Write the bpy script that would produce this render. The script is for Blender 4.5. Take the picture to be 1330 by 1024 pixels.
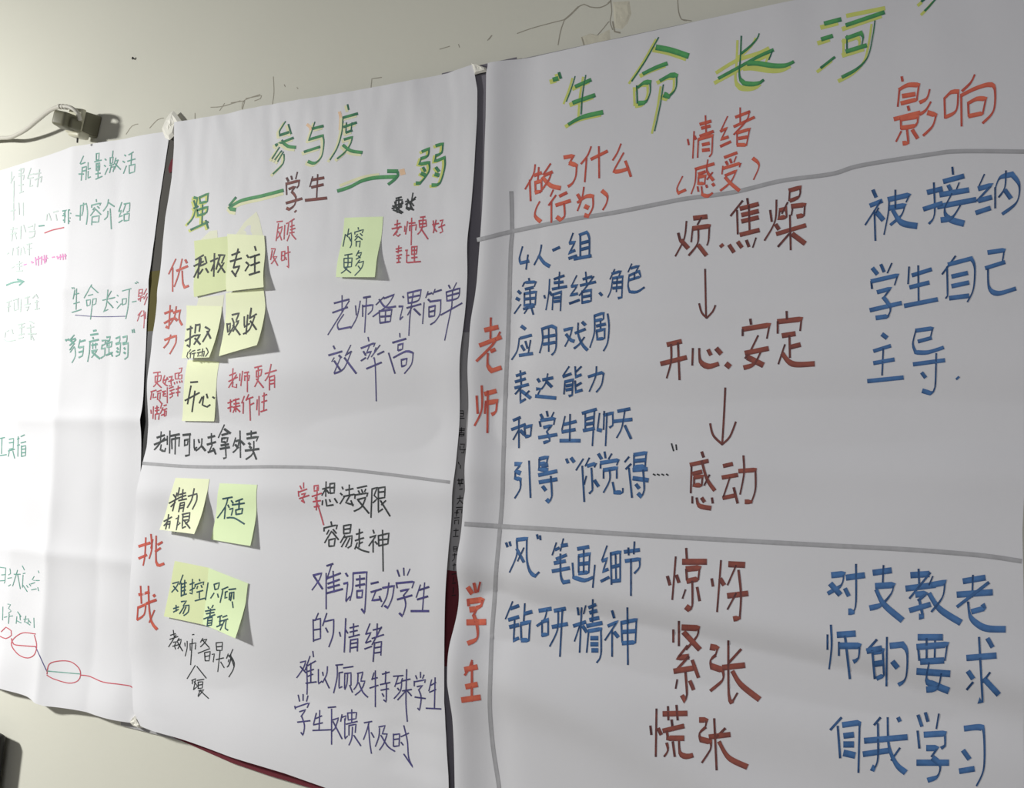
import bpy, math, random
from mathutils import Vector, Matrix, noise

random.seed(7)
scene = bpy.context.scene
for o in list(bpy.data.objects):
    bpy.data.objects.remove(o)

# ------------------------------------------------------------------ camera, light, exposure
F, CX, CY = 1000.0, 665.0, 512.0
DIST, EYE = 1.10, 1.45                       # camera to wall, camera height
AX, AY, AZ = math.radians(-3.4887), math.radians(-25.456), math.radians(-1.1673)
RX = Matrix(((1, 0, 0), (0, math.cos(AX), -math.sin(AX)), (0, math.sin(AX), math.cos(AX))))
RY = Matrix(((math.cos(AY), 0, math.sin(AY)), (0, 1, 0), (-math.sin(AY), 0, math.cos(AY))))
RZ = Matrix(((math.cos(AZ), -math.sin(AZ), 0), (math.sin(AZ), math.cos(AZ), 0), (0, 0, 1)))
RT = (RZ @ RX @ RY).transposed()             # camera -> (right, up, back)
TOB = Matrix(((1, 0, 0), (0, 0, -1), (0, 1, 0)))
CAMR = TOB @ RT                              # camera -> Blender world
cam_data = bpy.data.cameras.new('camera')
cam_data.sensor_width = 36.0
cam_data.lens = 36.0 * F / 1330.0
cam_data.clip_start = 0.02
cam = bpy.data.objects.new('camera', cam_data)
scene.collection.objects.link(cam)
cam.matrix_world = Matrix.Translation((0, -DIST, EYE)) @ CAMR.to_4x4()
scene.camera = cam

world = bpy.data.worlds.new('room_light'); scene.world = world
world.use_nodes = True
world.node_tree.nodes['Background'].inputs[0].default_value = (0.96, 0.97, 1.0, 1)
world.node_tree.nodes['Background'].inputs[1].default_value = 0.055

def area_light(name, loc, target, sx, sy, power, col):
    d = bpy.data.lights.new(name, 'AREA'); d.shape = 'RECTANGLE'
    d.size, d.size_y, d.energy, d.color = sx, sy, power, col
    o = bpy.data.objects.new(name, d); scene.collection.objects.link(o)
    o.location = loc
    o.rotation_euler = (Vector(target) - Vector(loc)).to_track_quat('-Z', 'Y').to_euler()
    return o
area_light('lamp_light', (-2.87, -1.6, EYE + 0.80), (-2.8, 0, EYE - 1.9), 0.30, 0.20, 98, (1.0, 0.995, 0.975))
area_light('fill_light', (0.32, -2.2, EYE + 0.15), (-0.2, 0, EYE - 0.3), 1.1, 1.0, 12.5, (0.965, 0.955, 1.0))  # added frontal fill, not a real window; brightens the right-hand sheet

vs = scene.view_settings
vs.view_transform = 'Standard'; vs.look = 'None'; vs.exposure = 0.0; vs.gamma = 1.0
vs.use_curve_mapping = False

# ------------------------------------------------------------------ helpers
def lin(c):
    return tuple((v / 255 / 12.92) if v / 255 < 0.04045 else ((v / 255 + 0.055) / 1.055) ** 2.4 for v in c)

def material(name, col, rough=0.7, var=0.06, scale=30, bump=0.0, bscale=200, col2=None, detail=4):
    m = bpy.data.materials.new(name); m.use_nodes = True
    nt = m.node_tree; b = nt.nodes['Principled BSDF']
    b.inputs['Roughness'].default_value = rough
    b.inputs['Specular IOR Level'].default_value = 0.3
    tc = nt.nodes.new('ShaderNodeTexCoord')
    n = nt.nodes.new('ShaderNodeTexNoise'); n.inputs['Scale'].default_value = scale
    n.inputs['Detail'].default_value = detail
    nt.links.new(tc.outputs['Object'], n.inputs['Vector'])
    r = nt.nodes.new('ShaderNodeValToRGB')
    c = lin(col); c2 = lin(col2) if col2 else tuple(v * (1 - var * 2) for v in c)
    r.color_ramp.elements[0].position = 0.3; r.color_ramp.elements[1].position = 0.7
    r.color_ramp.elements[0].color = (*c2, 1); r.color_ramp.elements[1].color = (*c, 1)
    nt.links.new(n.outputs['Fac'], r.inputs['Fac'])
    nt.links.new(r.outputs['Color'], b.inputs['Base Color'])
    if bump:
        n2 = nt.nodes.new('ShaderNodeTexNoise'); n2.inputs['Scale'].default_value = bscale
        n2.inputs['Detail'].default_value = 3
        nt.links.new(tc.outputs['Object'], n2.inputs['Vector'])
        bp = nt.nodes.new('ShaderNodeBump'); bp.inputs['Strength'].default_value = bump
        bp.inputs['Distance'].default_value = 0.002
        nt.links.new(n2.outputs['Fac'], bp.inputs['Height'])
        nt.links.new(bp.outputs['Normal'], b.inputs['Normal'])
    return m

def ink(name, light, dark, rough=0.6):
    """marker ink: the mesh carries how thickly the pen laid it down"""
    m = bpy.data.materials.new(name); m.use_nodes = True
    nt = m.node_tree; b = nt.nodes['Principled BSDF']
    b.inputs['Roughness'].default_value = rough; b.inputs['Specular IOR Level'].default_value = 0.3
    at = nt.nodes.new('ShaderNodeAttribute'); at.attribute_name = 'ink_density'
    tc = nt.nodes.new('ShaderNodeTexCoord')
    n = nt.nodes.new('ShaderNodeTexNoise'); n.inputs['Scale'].default_value = 110; n.inputs['Detail'].default_value = 2
    nt.links.new(tc.outputs['Object'], n.inputs['Vector'])
    a = nt.nodes.new('ShaderNodeMath'); a.operation = 'MULTIPLY_ADD'
    a.inputs[1].default_value = 0.7; a.inputs[2].default_value = -0.35
    nt.links.new(n.outputs['Fac'], a.inputs[0])
    c = nt.nodes.new('ShaderNodeMath'); c.operation = 'ADD'; c.use_clamp = True
    nt.links.new(a.outputs[0], c.inputs[0]); nt.links.new(at.outputs['Fac'], c.inputs[1])
    r = nt.nodes.new('ShaderNodeValToRGB')
    r.color_ramp.elements[0].color = (*lin(light), 1); r.color_ramp.elements[1].color = (*lin(dark), 1)
    nt.links.new(c.outputs[0], r.inputs['Fac']); nt.links.new(r.outputs['Color'], b.inputs['Base Color'])
    return m

M = dict(
    wall=material('wall_plaster', (214, 213, 199), 0.85, 0.015, 3, 0.15, 60),
    paper=material('white_paper', (225, 225, 227), 0.6, 0.01, 6, 0.08, 90),
    note=material('pale_green_note', (246, 252, 210), 0.7, 0.02, 14),
    noteolive=material('yellow_green_note', (228, 238, 184), 0.7, 0.02, 14),
    notegreen=material('light_green_note', (234, 252, 200), 0.7, 0.02, 14),
    noteflap=material('pale_yellow_note_strip', (238, 240, 214), 0.7, 0.02, 14),
    green=ink('green_marker_ink', (96, 176, 104), (44, 104, 84)),
    yellow=material('yellow_highlighter_ink', (214, 222, 122), 0.6, 0.05, 45),
    peach=material('peach_highlighter_ink', (240, 205, 170), 0.6, 0.05, 45),
    paleyellow=material('pale_yellow_highlighter_ink', (232, 232, 190), 0.6, 0.03, 45),
    orange=ink('orange_red_marker_ink', (236, 124, 96), (186, 78, 70)),
    blue=ink('blue_marker_ink', (82, 128, 184), (32, 66, 110)),
    brown=ink('brown_marker_ink', (160, 88, 74), (86, 52, 54)),
    grey=ink('grey_marker_ink', (182, 182, 184), (148, 148, 150)),
    violet=ink('violet_pen_ink', (112, 104, 178), (66, 64, 112)),
    black=ink('black_pen_ink', (84, 92, 88), (50, 54, 56)),
    teal=ink('dark_teal_pen_ink', (82, 126, 130), (44, 78, 90)),
    red=ink('red_pen_ink', (230, 130, 136), (190, 80, 92)),
    palegreen=ink('faint_green_pen_ink', (176, 214, 200), (104, 158, 144)),
    faint=material('very_faint_pen_ink', (200, 215, 208), 0.6, 0.05, 60),
    pink=material('pink_pen_ink', (232, 150, 200), 0.6, 0.05, 60),
    banner=material('banner_grey_print', (170, 169, 169), 0.98, 0.03, 8),
    bannerdark=material('banner_dark_print', (124, 121, 128), 0.98, 0.03, 8),
    maroon=material('banner_maroon_print', (112, 48, 56), 0.98, 0.05, 12),
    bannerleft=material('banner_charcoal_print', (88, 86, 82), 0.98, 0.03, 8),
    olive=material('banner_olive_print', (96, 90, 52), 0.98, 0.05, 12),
    crack=material('crack_shadow', (166, 161, 146), 0.9, 0.08, 60),
    patch=material('bare_plaster', (214, 210, 190), 0.9, 0.04, 40, 0.4, 120),
    tape=material('white_tape', (240, 238, 226), 0.45, 0.03, 30),
    plastic=material('ivory_plastic', (206, 203, 180), 0.4, 0.03, 30),
    greyplastic=material('grey_olive_plastic', (122, 120, 100), 0.45, 0.05, 30),
    cable=material('ivory_cable', (205, 202, 190), 0.45, 0.03, 30),
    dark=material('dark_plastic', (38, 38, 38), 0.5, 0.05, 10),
)

ORIGIN = Vector((0, -DIST, EYE))
def ray(px, py):
    return CAMR @ Vector((px - CX, -(py - CY), -F))
def hit(px, py, h=0.0):
    """point at height h in front of the wall seen at this photo pixel"""
    d = ray(px, py)
    return ORIGIN + d * ((DIST - h) / d.y)
def hit_surface(px, py, hf, lift=0.0):
    h = 0.006
    for _ in range(5):
        p = hit(px, py, h)
        h = hf(p.x, p.z) + lift
    return hit(px, py, h)

def mesh_obj(name, verts, faces, mat, parent=None, smooth=False, uvflip=False):
    me = bpy.data.meshes.new(name)
    me.from_pydata([tuple(v) for v in verts], [], faces)
    me.materials.append(M[mat] if isinstance(mat, str) else mat)
    if smooth:
        me.polygons.foreach_set('use_smooth', [True] * len(me.polygons))
    me.update()
    o = bpy.data.objects.new(name, me)
    scene.collection.objects.link(o)
    if parent: o.parent = parent
    return o

def empty(name, loc=(0, 0, 0)):
    o = bpy.data.objects.new(name, None); scene.collection.objects.link(o)
    o.location = loc; o.empty_display_size = 0.02
    return o

def tag(o, label=None, cat=None, group=None, kind=None):
    if label: o['label'] = label
    if cat: o['category'] = cat
    if group: o['group'] = group
    if kind: o['kind'] = kind
    return o

def keep(o, parent):
    """parent without moving"""
    o.parent = parent
    o.matrix_parent_inverse = Matrix.Translation(-parent.location)
    return o

# ---- pen strokes -------------------------------------------------------------
def smooth_path(pts):
    n = len(pts)
    if n < 3:
        segs = max(1, int(math.dist(pts[0], pts[-1]) / 7)) if n == 2 else 1
        if n == 1: return [pts[0], (pts[0][0] + 1, pts[0][1] + 1)]
        return [(pts[0][0] + (pts[1][0] - pts[0][0]) * k / segs, pts[0][1] + (pts[1][1] - pts[0][1]) * k / segs) for k in range(segs + 1)]
    sharp = [False] * n
    for i in range(1, n - 1):
        a = math.atan2(pts[i][1] - pts[i-1][1], pts[i][0] - pts[i-1][0])
        b = math.atan2(pts[i+1][1] - pts[i][1], pts[i+1][0] - pts[i][0])
        t = abs((b - a + math.pi) % (2 * math.pi) - math.pi)
        sharp[i] = t > 1.15
    out = [pts[0]]
    for i in range(n - 1):
        p1, p2 = pts[i], pts[i+1]
        p0 = p1 if (i == 0 or sharp[i]) else pts[i-1]
        p3 = p2 if (i == n - 2 or sharp[i+1]) else pts[i+2]
        k = max(1, min(8, int(math.dist(p1, p2) / 3)))
        for j in range(1, k + 1):
            t = j / k
            out.append(tuple(0.5 * (2 * p1[c] + (p2[c] - p0[c]) * t + (2 * p0[c] - 5 * p1[c] + 4 * p2[c] - p3[c]) * t * t
                       + (3 * p1[c] - p0[c] - 3 * p2[c] + p3[c]) * t ** 3) for c in (0, 1)))
    return out

NIB = (-0.30, 0.954)
def ribbon(path, wh, wv):
    L, R, D = [], [], []
    n = len(path)
    # broad nib: thick across level strokes, thin down upright ones
    for i in range(n):
        a = path[max(0, i-1)]; b = path[min(n-1, i+1)]
        dx, dy = b[0] - a[0], b[1] - a[1]
        l = math.hypot(dx, dy) or 1
        nx, ny = -dy / l, dx / l
        if ny < 0: nx, ny = -nx, -ny
        k = abs(nx * NIB[0] + ny * NIB[1]) ** 2
        w = (wv + (wh - wv) * k) / 2
        x, y = path[i]
        if i == 0: x -= dx / l * wv * .3; y -= dy / l * wv * .3
        if i == n - 1: x += dx / l * wv * .3; y += dy / l * wv * .3
        L.append((x - nx * w, y - ny * w)); R.append((x + nx * w, y + ny * w))
        broad = max(0.0, (w * 2 - 2.0) / 4.0)
        end = .25 if i in (0, n - 1) else 0.0
        dens = max(.15, .85 - broad * .75) + end
        D.append((dens + .05, dens - .05, min(1, dens + .45 * min(1, broad))))
    return L, R, D
VIEWS = dict(A=(600, 0, 3.909), B=(990, 0, 3.909), C=(920, 10, 9.48), D=(340, 130, 6.83), E=(600, 180, 4.266),
             F=(590, 400, 3.793), G=(580, 650, 3.793), H=(830, 140, 4.876), I=(840, 340, 3.012), J=(820, 700, 3.1625),
             K=(1080, 200, 3.2), L=(1050, 700, 3.16), M=(180, 190, 4.877), N=(400, 220, 5.69), O=(180, 380, 4.45),
             P=(400, 350, 4.877), Q=(160, 600, 4.454), R=(360, 600, 3.658), S=(200, 800, 6.65), T=(370, 840, 5.54),
             U=(0, 190, 6.65), V=(0, 330, 6.65), W=(0, 720, 11.08), X=(0, 720, 3.37), Y=(0, 490, 4.267), Z=(300, 0, 3.909),
             c=(0, 0, 3.909), p=(0, 0, 1))

def strokes(view, text):
    x0, y0, s = VIEWS[view]
    res = []
    for st in text.replace('\n', '|').replace(';', '|').split('|'):
        v = [float(q) for q in st.split()]
        if len(v) < 2: continue
        res.append([(x0 + v[i] / s, y0 + v[i+1] / s) for i in range(0, len(v) - 1, 2)])
    return res

def write(name, parent, hf, ink_, view, wh, wv, text, label=None, shift=(0, 0), lift=0.0004):
    bits = [c for c in text.split('\n') if c.strip()]
    if len(bits) == 2 or len(bits) > 1 and name in ('title_writing', 'heading_writing', 'row_writing', 'highlight'):
        for c in bits:       # large characters: each a part of its own
            o = write(name.replace('writing', 'character') if name.endswith('_writing') else name, parent, hf, ink_, view, wh, wv, c, None, shift, lift)
        return o
    verts, faces, dens = [], [], []
    if wh - wv > 0.9:
        wh, wv = wh * 1.24, max(1.2, wv * .88)
    for k, st in enumerate(strokes(view, text)):
        path = smooth_path([(x + shift[0], y + shift[1]) for x, y in st])
        Lp, Rp, D = ribbon(path, wh, wv)
        up = lift + (k % 9) * 0.00002
        base = len(verts); flip = False
        for i, (a, b, d) in enumerate(zip(Lp, Rp, D)):
            if i:        # keep the two borders on their own sides round a bend
                pa, pb = prev
                if math.dist(a, pa) + math.dist(b, pb) > math.dist(a, pb) + math.dist(b, pa):
                    a, b, d = b, a, d[::-1]
            prev = (a, b)
            m = ((a[0] + b[0]) / 2, (a[1] + b[1]) / 2)
            for q in (a, m, b):
                verts.append(hit_surface(q[0], q[1], hf, up))
            dens += d
        for i in range(len(path) - 1):
            j = base + 3 * i
            faces += [(j, j + 3, j + 4, j + 1), (j + 1, j + 4, j + 5, j + 2)]
    o = mesh_obj(name, verts, faces, ink_)
    at = o.data.attributes.new('ink_density', 'FLOAT', 'POINT')
    at.data.foreach_set('value', dens)
    keep(o, parent)
    if label: o['label'] = label
    return o
# ------------------------------------------------------------------ wall
def px_w(px, py): 
    p = hit(px, py); return p.x, p.z
def wall_mesh():
    nx, nz = 120, 60
    vs_, fs = [], []
    for j in range(nz + 1):
        for i in range(nx + 1):
            x = -4.6 + 7.2 * i / nx; z = 0.0 + 2.9 * j / nz
            y = 0.0
            vs_.append((x, min(0.0, y) , z))
    for j in range(nz):
        for i in range(nx):
            a = j * (nx + 1) + i
            fs.append((a, a + 1, a + nx + 2, a + nx + 1))
    n = len(vs_)
    vs_ += [(-4.6, .12, 0), (2.6, .12, 0), (2.6, .12, 2.9), (-4.6, .12, 2.9)]
    fs.append((n, n + 3, n + 2, n + 1))
    return mesh_obj('wall_back', vs_, fs, 'wall', smooth=False)
wall = tag(wall_mesh(), kind='structure')
flat = lambda x, z: 0.0
CR = write('crack', wall, flat, 'crack', 'A', 1.5, 1.2, """755 0 740 20 700 38 650 35 620 22 590 35|488 228 500 160 520 100
755 0 760 60 752 110 765 150|1095 0 1100 60 1115 98 1140 104""", label='dark hairline crack in the plaster', lift=.0002)
write('crack', wall, flat, 'crack', 'A', 2.2, 1.8, "590 35 550 75 520 100|765 110 775 160 802 166|610 190 620 230|742 16 755 4|700 200 715 185 705 175", label='wide open stretch of plaster crack', lift=.0003)
write('crack', wall, flat, 'crack', 'A', 1.2, 1.0, "520 100 440 120 350 145 280 170|130 205 150 180|1115 98 1165 106|745 110 700 165 680 185|650 185 720 195|800 20 835 45 815 60", lift=.0002)
write('crack', wall, flat, 'crack', 'Z', 1.1, 0.9, """215 390 218 470 210 530|0 522 70 512 58 555|75 500 155 485 150 500 120 512|710 450 715 400 765 393
1060 250 1110 235|1155 225 1160 240|1310 200 1325 180|270 430 275 440|335 445 340 450""", lift=.0002)
write('crack', wall, flat, 'crack', 'c', 1.1, 0.9, "1115 562 1140 525|1228 552 1240 510 1320 480|640 682 670 640 700 630|760 650 800 608 830 600|990 575 990 612|1070 545 1130 540 1220 512", lift=.0002)
def blob(name, pts, h0, h1, mat, parent=None, jag=0.0, seed=1):
    """thin crumpled flat piece with an outline given in photo pixels"""
    rnd = random.Random(seed)
    base = [hit(x, y, h0) for x, y in pts]
    cx_, cz = sum(p.x for p in base) / len(base), sum(p.z for p in base) / len(base)
    vs_ = list(base); n = len(base); fs = []
    rings = 3
    for r in range(1, rings + 1):
        t = r / (rings + .6)
        for p in base:
            vs_.append(Vector((p.x + (cx_ - p.x) * t, -(h1 + jag * rnd.uniform(-1, 1)), p.z + (cz - p.z) * t)))
    vs_.append(Vector((cx_, -(h1 + jag * rnd.uniform(-1, 1)), cz)))
    for r in range(rings):
        for i in range(n):
            j = (i + 1) % n
            fs.append((r * n + i, r * n + j, (r + 1) * n + j, (r + 1) * n + i))
    for i in range(n): fs.append((rings * n + i, rings * n + (i + 1) % n, len(vs_) - 1))
    return mesh_obj(name, vs_, fs, mat, parent)
A_ = lambda pts, v='A': [(VIEWS[v][0] + x / VIEWS[v][2], VIEWS[v][1] + y / VIEWS[v][2]) for x, y in pts]
blob('bare_patch', A_([(765, 10), (850, 5), (860, 70), (840, 120), (810, 150), (775, 140), (770, 70)]), .0, .0008, 'patch', wall, .0002)
blob('bare_patch', A_([(600, 190), (650, 170), (700, 180), (750, 150), (755, 210), (620, 235)]), .0, .0008, 'patch', wall, .0003, 3)

# small nail left in the wall
def lathe(name, prof, seg, mat, loc, axis_mat=None, parent=None, smooth=True):
    vs_, fs = [], []
    for r, t in prof:
        for k in range(seg):
            a = 2 * math.pi * k / seg
            v = Vector((r * math.cos(a), r * math.sin(a), t))
            if axis_mat: v = axis_mat @ v
            vs_.append(v)
    for i in range(len(prof) - 1):
        for k in range(seg):
            a = i * seg + k; b = i * seg + (k + 1) % seg
            fs.append((a, b, b + seg, a + seg))
    fs.append(tuple(range(seg))[::-1]); fs.append(tuple(range((len(prof) - 1) * seg, len(prof) * seg)))
    o = mesh_obj(name, vs_, fs, mat, parent, smooth)
    o.location = loc
    return o
OUT = Matrix.Rotation(math.radians(90), 3, 'X')      # +z -> -y (towards the camera)
tag(lathe('nail', [(.0012, -.004), (.0012, .003), (.0028, .0035), (.003, .0045), (.002, .0052)], 10, 'dark', hit(174.5, 76.7, 0), OUT),
    'tiny dark nail in the bare wall above the left chart', 'nail')

# ------------------------------------------------------------------ paper surfaces
def interp(line, t):
    """line = [(px,py)...] walked by the wanted pixel row"""
    for (x0, y0), (x1, y1) in zip(line, line[1:]):
        if t <= y1 or (x1, y1) == line[-1]:
            return x0 + (x1 - x0) * (t - y0) / (y1 - y0)
def gauss(t, s): return math.exp(-(t / s) ** 2)
def sstep(a, b, t):
    t = max(0, min(1, (t - a) / (b - a))); return t * t * (3 - 2 * t)
def nz(x, z, s, k): return noise.noise(Vector((x * s + k * 13.7, z * s, k * 7.1)))

def edge_fn(line, h=0.006):
    """line in photo pixels -> x as a function of z on the wall"""
    pts = sorted([(hit(x, y, h).z, hit(x, y, h).x) for x, y in line])
    def f(z):
        if z <= pts[0][0]:
            return pts[0][1]
        for (z0, x0), (z1, x1) in zip(pts, pts[1:]):
            if z <= z1: return x0 + (x1 - x0) * (z - z0) / (z1 - z0 + 1e-9)
        return pts[-1][1]
    return f
def edge_fx(line, h=0.006):
    pts = sorted([(hit(x, y, h).x, hit(x, y, h).z) for x, y in line])
    def f(x):
        if x <= pts[0][0]:
            (x0, z0), (x1, z1) = pts[0], pts[1]; return z0 + (z1 - z0) * (x - x0) / (x1 - x0)
        for (x0, z0), (x1, z1) in zip(pts, pts[1:]):
            if x <= x1: return z0 + (z1 - z0) * (x - x0) / (x1 - x0 + 1e-9)
        (x0, z0), (x1, z1) = pts[-2], pts[-1]; return z0 + (z1 - z0) * (x - x0) / (x1 - x0)
    return f

def wx(px, py): return hit(px, py, .006).x
def wz(px, py): return hit(px, py, .006).z

# outlines read off the photograph
P1R = [(218.5, 176), (217.5, 183), (205.5, 262), (201, 297), (194, 355), (190, 414), (186.5, 490), (181.6, 607), (180, 700), (181, 800), (182, 880), (183, 941)]
P1T = [(0, 222), (56, 205), (93, 193), (120, 187), (164, 179), (216, 170)]
P1B = [(0, 893), (38, 905), (62, 916), (100, 923), (158, 937), (184, 943)]
P2L = [(226, 160), (225.5, 190), (222, 231), (213.8, 282), (210.8, 313), (208.7, 346), (206.7, 391), (198, 438), (190, 537), (186.7, 582), (183, 605), (179, 640), (176, 670), (172, 725), (166, 839), (170.6, 877), (178, 922), (190, 945)]
P2R = [(613.4, 84.4), (618.5, 115), (618, 153), (615, 220), (610, 290), (606.5, 361), (602, 432), (597, 514), (592.4, 600), (584, 709), (578.7, 832), (577, 880), (575.8, 912), (579.4, 966), (586, 1020), (590, 1075)]
P2T = [(226, 160), (300, 147), (345, 138), (400, 129), (440, 122), (520, 107), (580, 94), (613, 84)]
P2B = [(190, 945), (225, 957), (300, 984), (370, 1005), (418, 1022), (590, 1090)]
P3L = [(634, 86), (632, 95), (631, 153), (628, 230), (625.8, 274), (618.8, 367), (615, 400), (609.8, 479), (605.8, 558), (605, 637), (602.4, 650), (595.8, 755), (588, 834), (585, 887), (589, 930), (591, 1020), (592, 1100)]
P3T = [(634, 86), (663, 79), (728, 66), (817, 47), (940, 19), (1040, -2), (1330, -70)]
P3B = [(592, 1110), (1330, 1330)]
P3R = [(1352, -80), (1346, 200), (1338, 450), (1328, 690), (1331, 850), (1329, 1100), (1325, 1330)]

z372, z545, z722 = wz(130, 372), wz(100, 545), wz(100, 722)
x88, x125, x40 = wx(80, 545), wx(130, 700), wx(30, 545)
e1r = edge_fn(P1R, .0085); e2l = edge_fn(P2L, .0155); e2r = edge_fn(P2R, .015); e3l = edge_fn(P3L, .0195); e3r = edge_fn(P3R, .011)
f1t, f1b, f2t, f2b = edge_fx(P1T, .0095), edge_fx(P1B, .018), edge_fx(P2T, .012), edge_fx(P2B, .022)
f3t, f3b = edge_fx(P3T, .012), edge_fx(P3B, .012)
x1l = wx(-260, 560)
def tri(t): return abs((t % 1.0) * 2 - 1)
def rsq(t): return math.sqrt(t * t + 0.005 ** 2) - 0.005
def h1(x, z):
    h = 0.0095
    h += 0.0115 * math.exp(-rsq(x - x88) / 0.038) * (0.55 + 0.45 * sstep(1.9, 1.0, z))   # sharp vertical fold standing proud
    h += -0.0038 * math.exp(-rsq(x - x125) / 0.03)
    h += 0.0030 * math.exp(-rsq(x - x40) / 0.05)
    for zz, a in ((z372, .0030), (z545, .0062), (z722, .0050)):
        h += a * math.exp(-rsq(z - zz) / 0.022)
    h += 0.0022 * nz(x, z, 5, 1) + 0.0012 * nz(x, z, 13, 2)
    b = f1b(x)
    h += 0.012 * gauss(z - b, 0.09) * (0.8 + .5 * nz(x, z, 9, 3))
    h -= 0.003 * gauss(x - e1r(z), 0.04)
    return max(0.0062, h)
def h2(x, z):
    h = 0.0115
    h += 0.006 * nz(x, z * 1.9, 2.2, 4) + 0.0022 * nz(x * 1.3, z, 6.5, 5)
    t = f2t(x)
    up = gauss(z - t, 0.22)
    h += 0.0022 * up * (nz(x * 3.4 + z * 1.2, z * .7, 6, 6) + .6 * nz(x * 7, z * 2, 6, 7))      # upright wrinkles under the top edge
    for (py, a, s) in ((352, .0035, .035), (480, .0045, .05), (560, -.0035, .05), (640, .003, .03), (760, .003, .08), (900, -.004, .06)):
        zz = wz(400, py)
        h += 1.5 * a * gauss(z - zz - .05 * (x - wx(400, py)), s)
    d = x - e2l(z)
    low = sstep(wz(200, 700), wz(200, 560), z)
    h += 0.004 * gauss(d, 0.05) * low + 0.006 * (1 - low) * gauss(d - .03, .05)
    dr = e2r(z) - x
    h += (0.004 + .002 * nz(0, z, 5, 8)) * gauss(dr, 0.045)
    h += 0.010 * gauss(z - f2b(x), 0.10)
    zs = wz(560, 975); xs = wx(565, 985)
    h += -0.0025 * sstep(-.05, 0, x - wx(520, 985)) * sstep(.05, .02, abs(z - zs))
    return max(0.0085, h)
def h3(x, z):
    h = 0.011
    h += 0.0042 * nz(x * .8, z * 1.8, 2.3, 9) + 0.0016 * nz(x, z * 1.4, 6, 10)
    for (px_, py, a, s, k) in ((1000, 395, .0028, .03, .02), (1000, 470, .003, .045, -.02), (1000, 610, .0022, .03, .03), (1100, 545, -.003, .06, 0),
                               (1000, 815, .0058, .035, -.10), (1000, 870, -.0045, .05, -.08), (900, 1000, .0045, .04, -.30), (700, 900, .003, .05, .05)):
        h += 2.0 * a * gauss(z - wz(px_, py) - k * (x - wx(px_, py)), s)
    d = x - e3l(z)
    h += 0.009 * gauss(d - .005, 0.03) - .0035 * gauss(d - .07, .03)
    t = f3t(x)
    h += 0.002 * gauss(z - t, .12) * nz(x * 3, z, 6, 11)
    return max(0.0075, h)

def poster(label, fl, fr, ft, fb, hf, nu, nv, name='flip_chart_sheet'):
    # grid in (s,t) between the four edges
    vs_, fs = [], []
    # corner heights of the sheet
    for j in range(nv + 1):
        t = j / nv
        for i in range(nu + 1):
            s = i / nu
            zg = EYE
            # fixed point: x from side edges at z, z from top/bottom edges at x
            x, z = 0.0, EYE
            for _ in range(6):
                x = fl(z) + (fr(z) - fl(z)) * s
                z = fb(x) + (ft(x) - fb(x)) * t
            vs_.append(Vector((x, -hf(x, z), z)))
    for j in range(nv):
        for i in range(nu):
            a = j * (nu + 1) + i
            fs.append((a, a + 1, a + nu + 2, a + nu + 1))
    root = empty(name, vs_[nu // 2])
    o = mesh_obj('sheet', vs_, fs, 'paper', smooth=True)
    so = o.modifiers.new('thickness', 'SOLIDIFY'); so.thickness = .0003; so.offset = -1
    es = o.modifiers.new('crisp_edge', 'EDGE_SPLIT'); es.split_angle = math.radians(40)
    keep(o, root)
    tag(root, label, 'chart sheet')
    return root

# ------------------------------------------------------------------ printed banner behind the sheets
bz0, bz1 = wz(300, 989), wz(400, 131)
bx0, bx1 = wx(187, 500), wx(1330, 500) - .06
def hb(x, z): return 0.0045
def flat_panel(name, x0, x1, z0, z1, h, th, mat, parent=None, bot=None):
    vs_ = []
    for y in (-(h), -(h - th)):
        vs_ += [Vector((x0, y, z0)), Vector((x1, y, z0)), Vector((x1, y, z1)), Vector((x0, y, z1))]
    fs = [(0, 1, 2, 3), (7, 6, 5, 4), (0, 4, 5, 1), (1, 5, 6, 2), (2, 6, 7, 3), (3, 7, 4, 0)]
    return mesh_obj(name, vs_, fs, mat, parent)
banner = empty('printed_banner', (wx(400, 600), -.002, bz0))
tag(banner, 'dark grey printed banner with maroon edging hidden behind the paper sheets', 'banner')
keep(flat_panel('banner_sheet', bx0 - .02, bx1, bz0 + .012, bz1 - .006, .0045, .002, 'banner'), banner)
keep(flat_panel('printed_band', wx(560, 600), wx(660, 600), wz(600, 432), bz1 - .002, .0050, .0003, 'bannerdark'), banner)
keep(flat_panel('printed_band', wx(540, 700), wx(620, 700), wz(590, 950), wz(590, 905), .0050, .0003, 'banner'), banner)
keep(flat_panel('printed_band', wx(560, 850), wx(620, 850), wz(590, 868), wz(590, 742), .0051, .0003, 'maroon'), banner)
keep(flat_panel('printed_band', wx(560, 850), wx(620, 850), bz0 + .02, wz(590, 868), .0051, .0003, 'bannerdark'), banner)
keep(flat_panel('printed_band', wx(185, 380), wx(240, 380), wz(200, 430), wz(200, 352), .0050, .0003, 'olive'), banner)
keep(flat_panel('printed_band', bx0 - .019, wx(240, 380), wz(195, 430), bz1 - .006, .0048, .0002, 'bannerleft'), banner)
keep(flat_panel('printed_band', bx0 - .019, wx(220, 380), wz(195, 660), wz(200, 430), .0050, .0003, 'dark'), banner)
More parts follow.
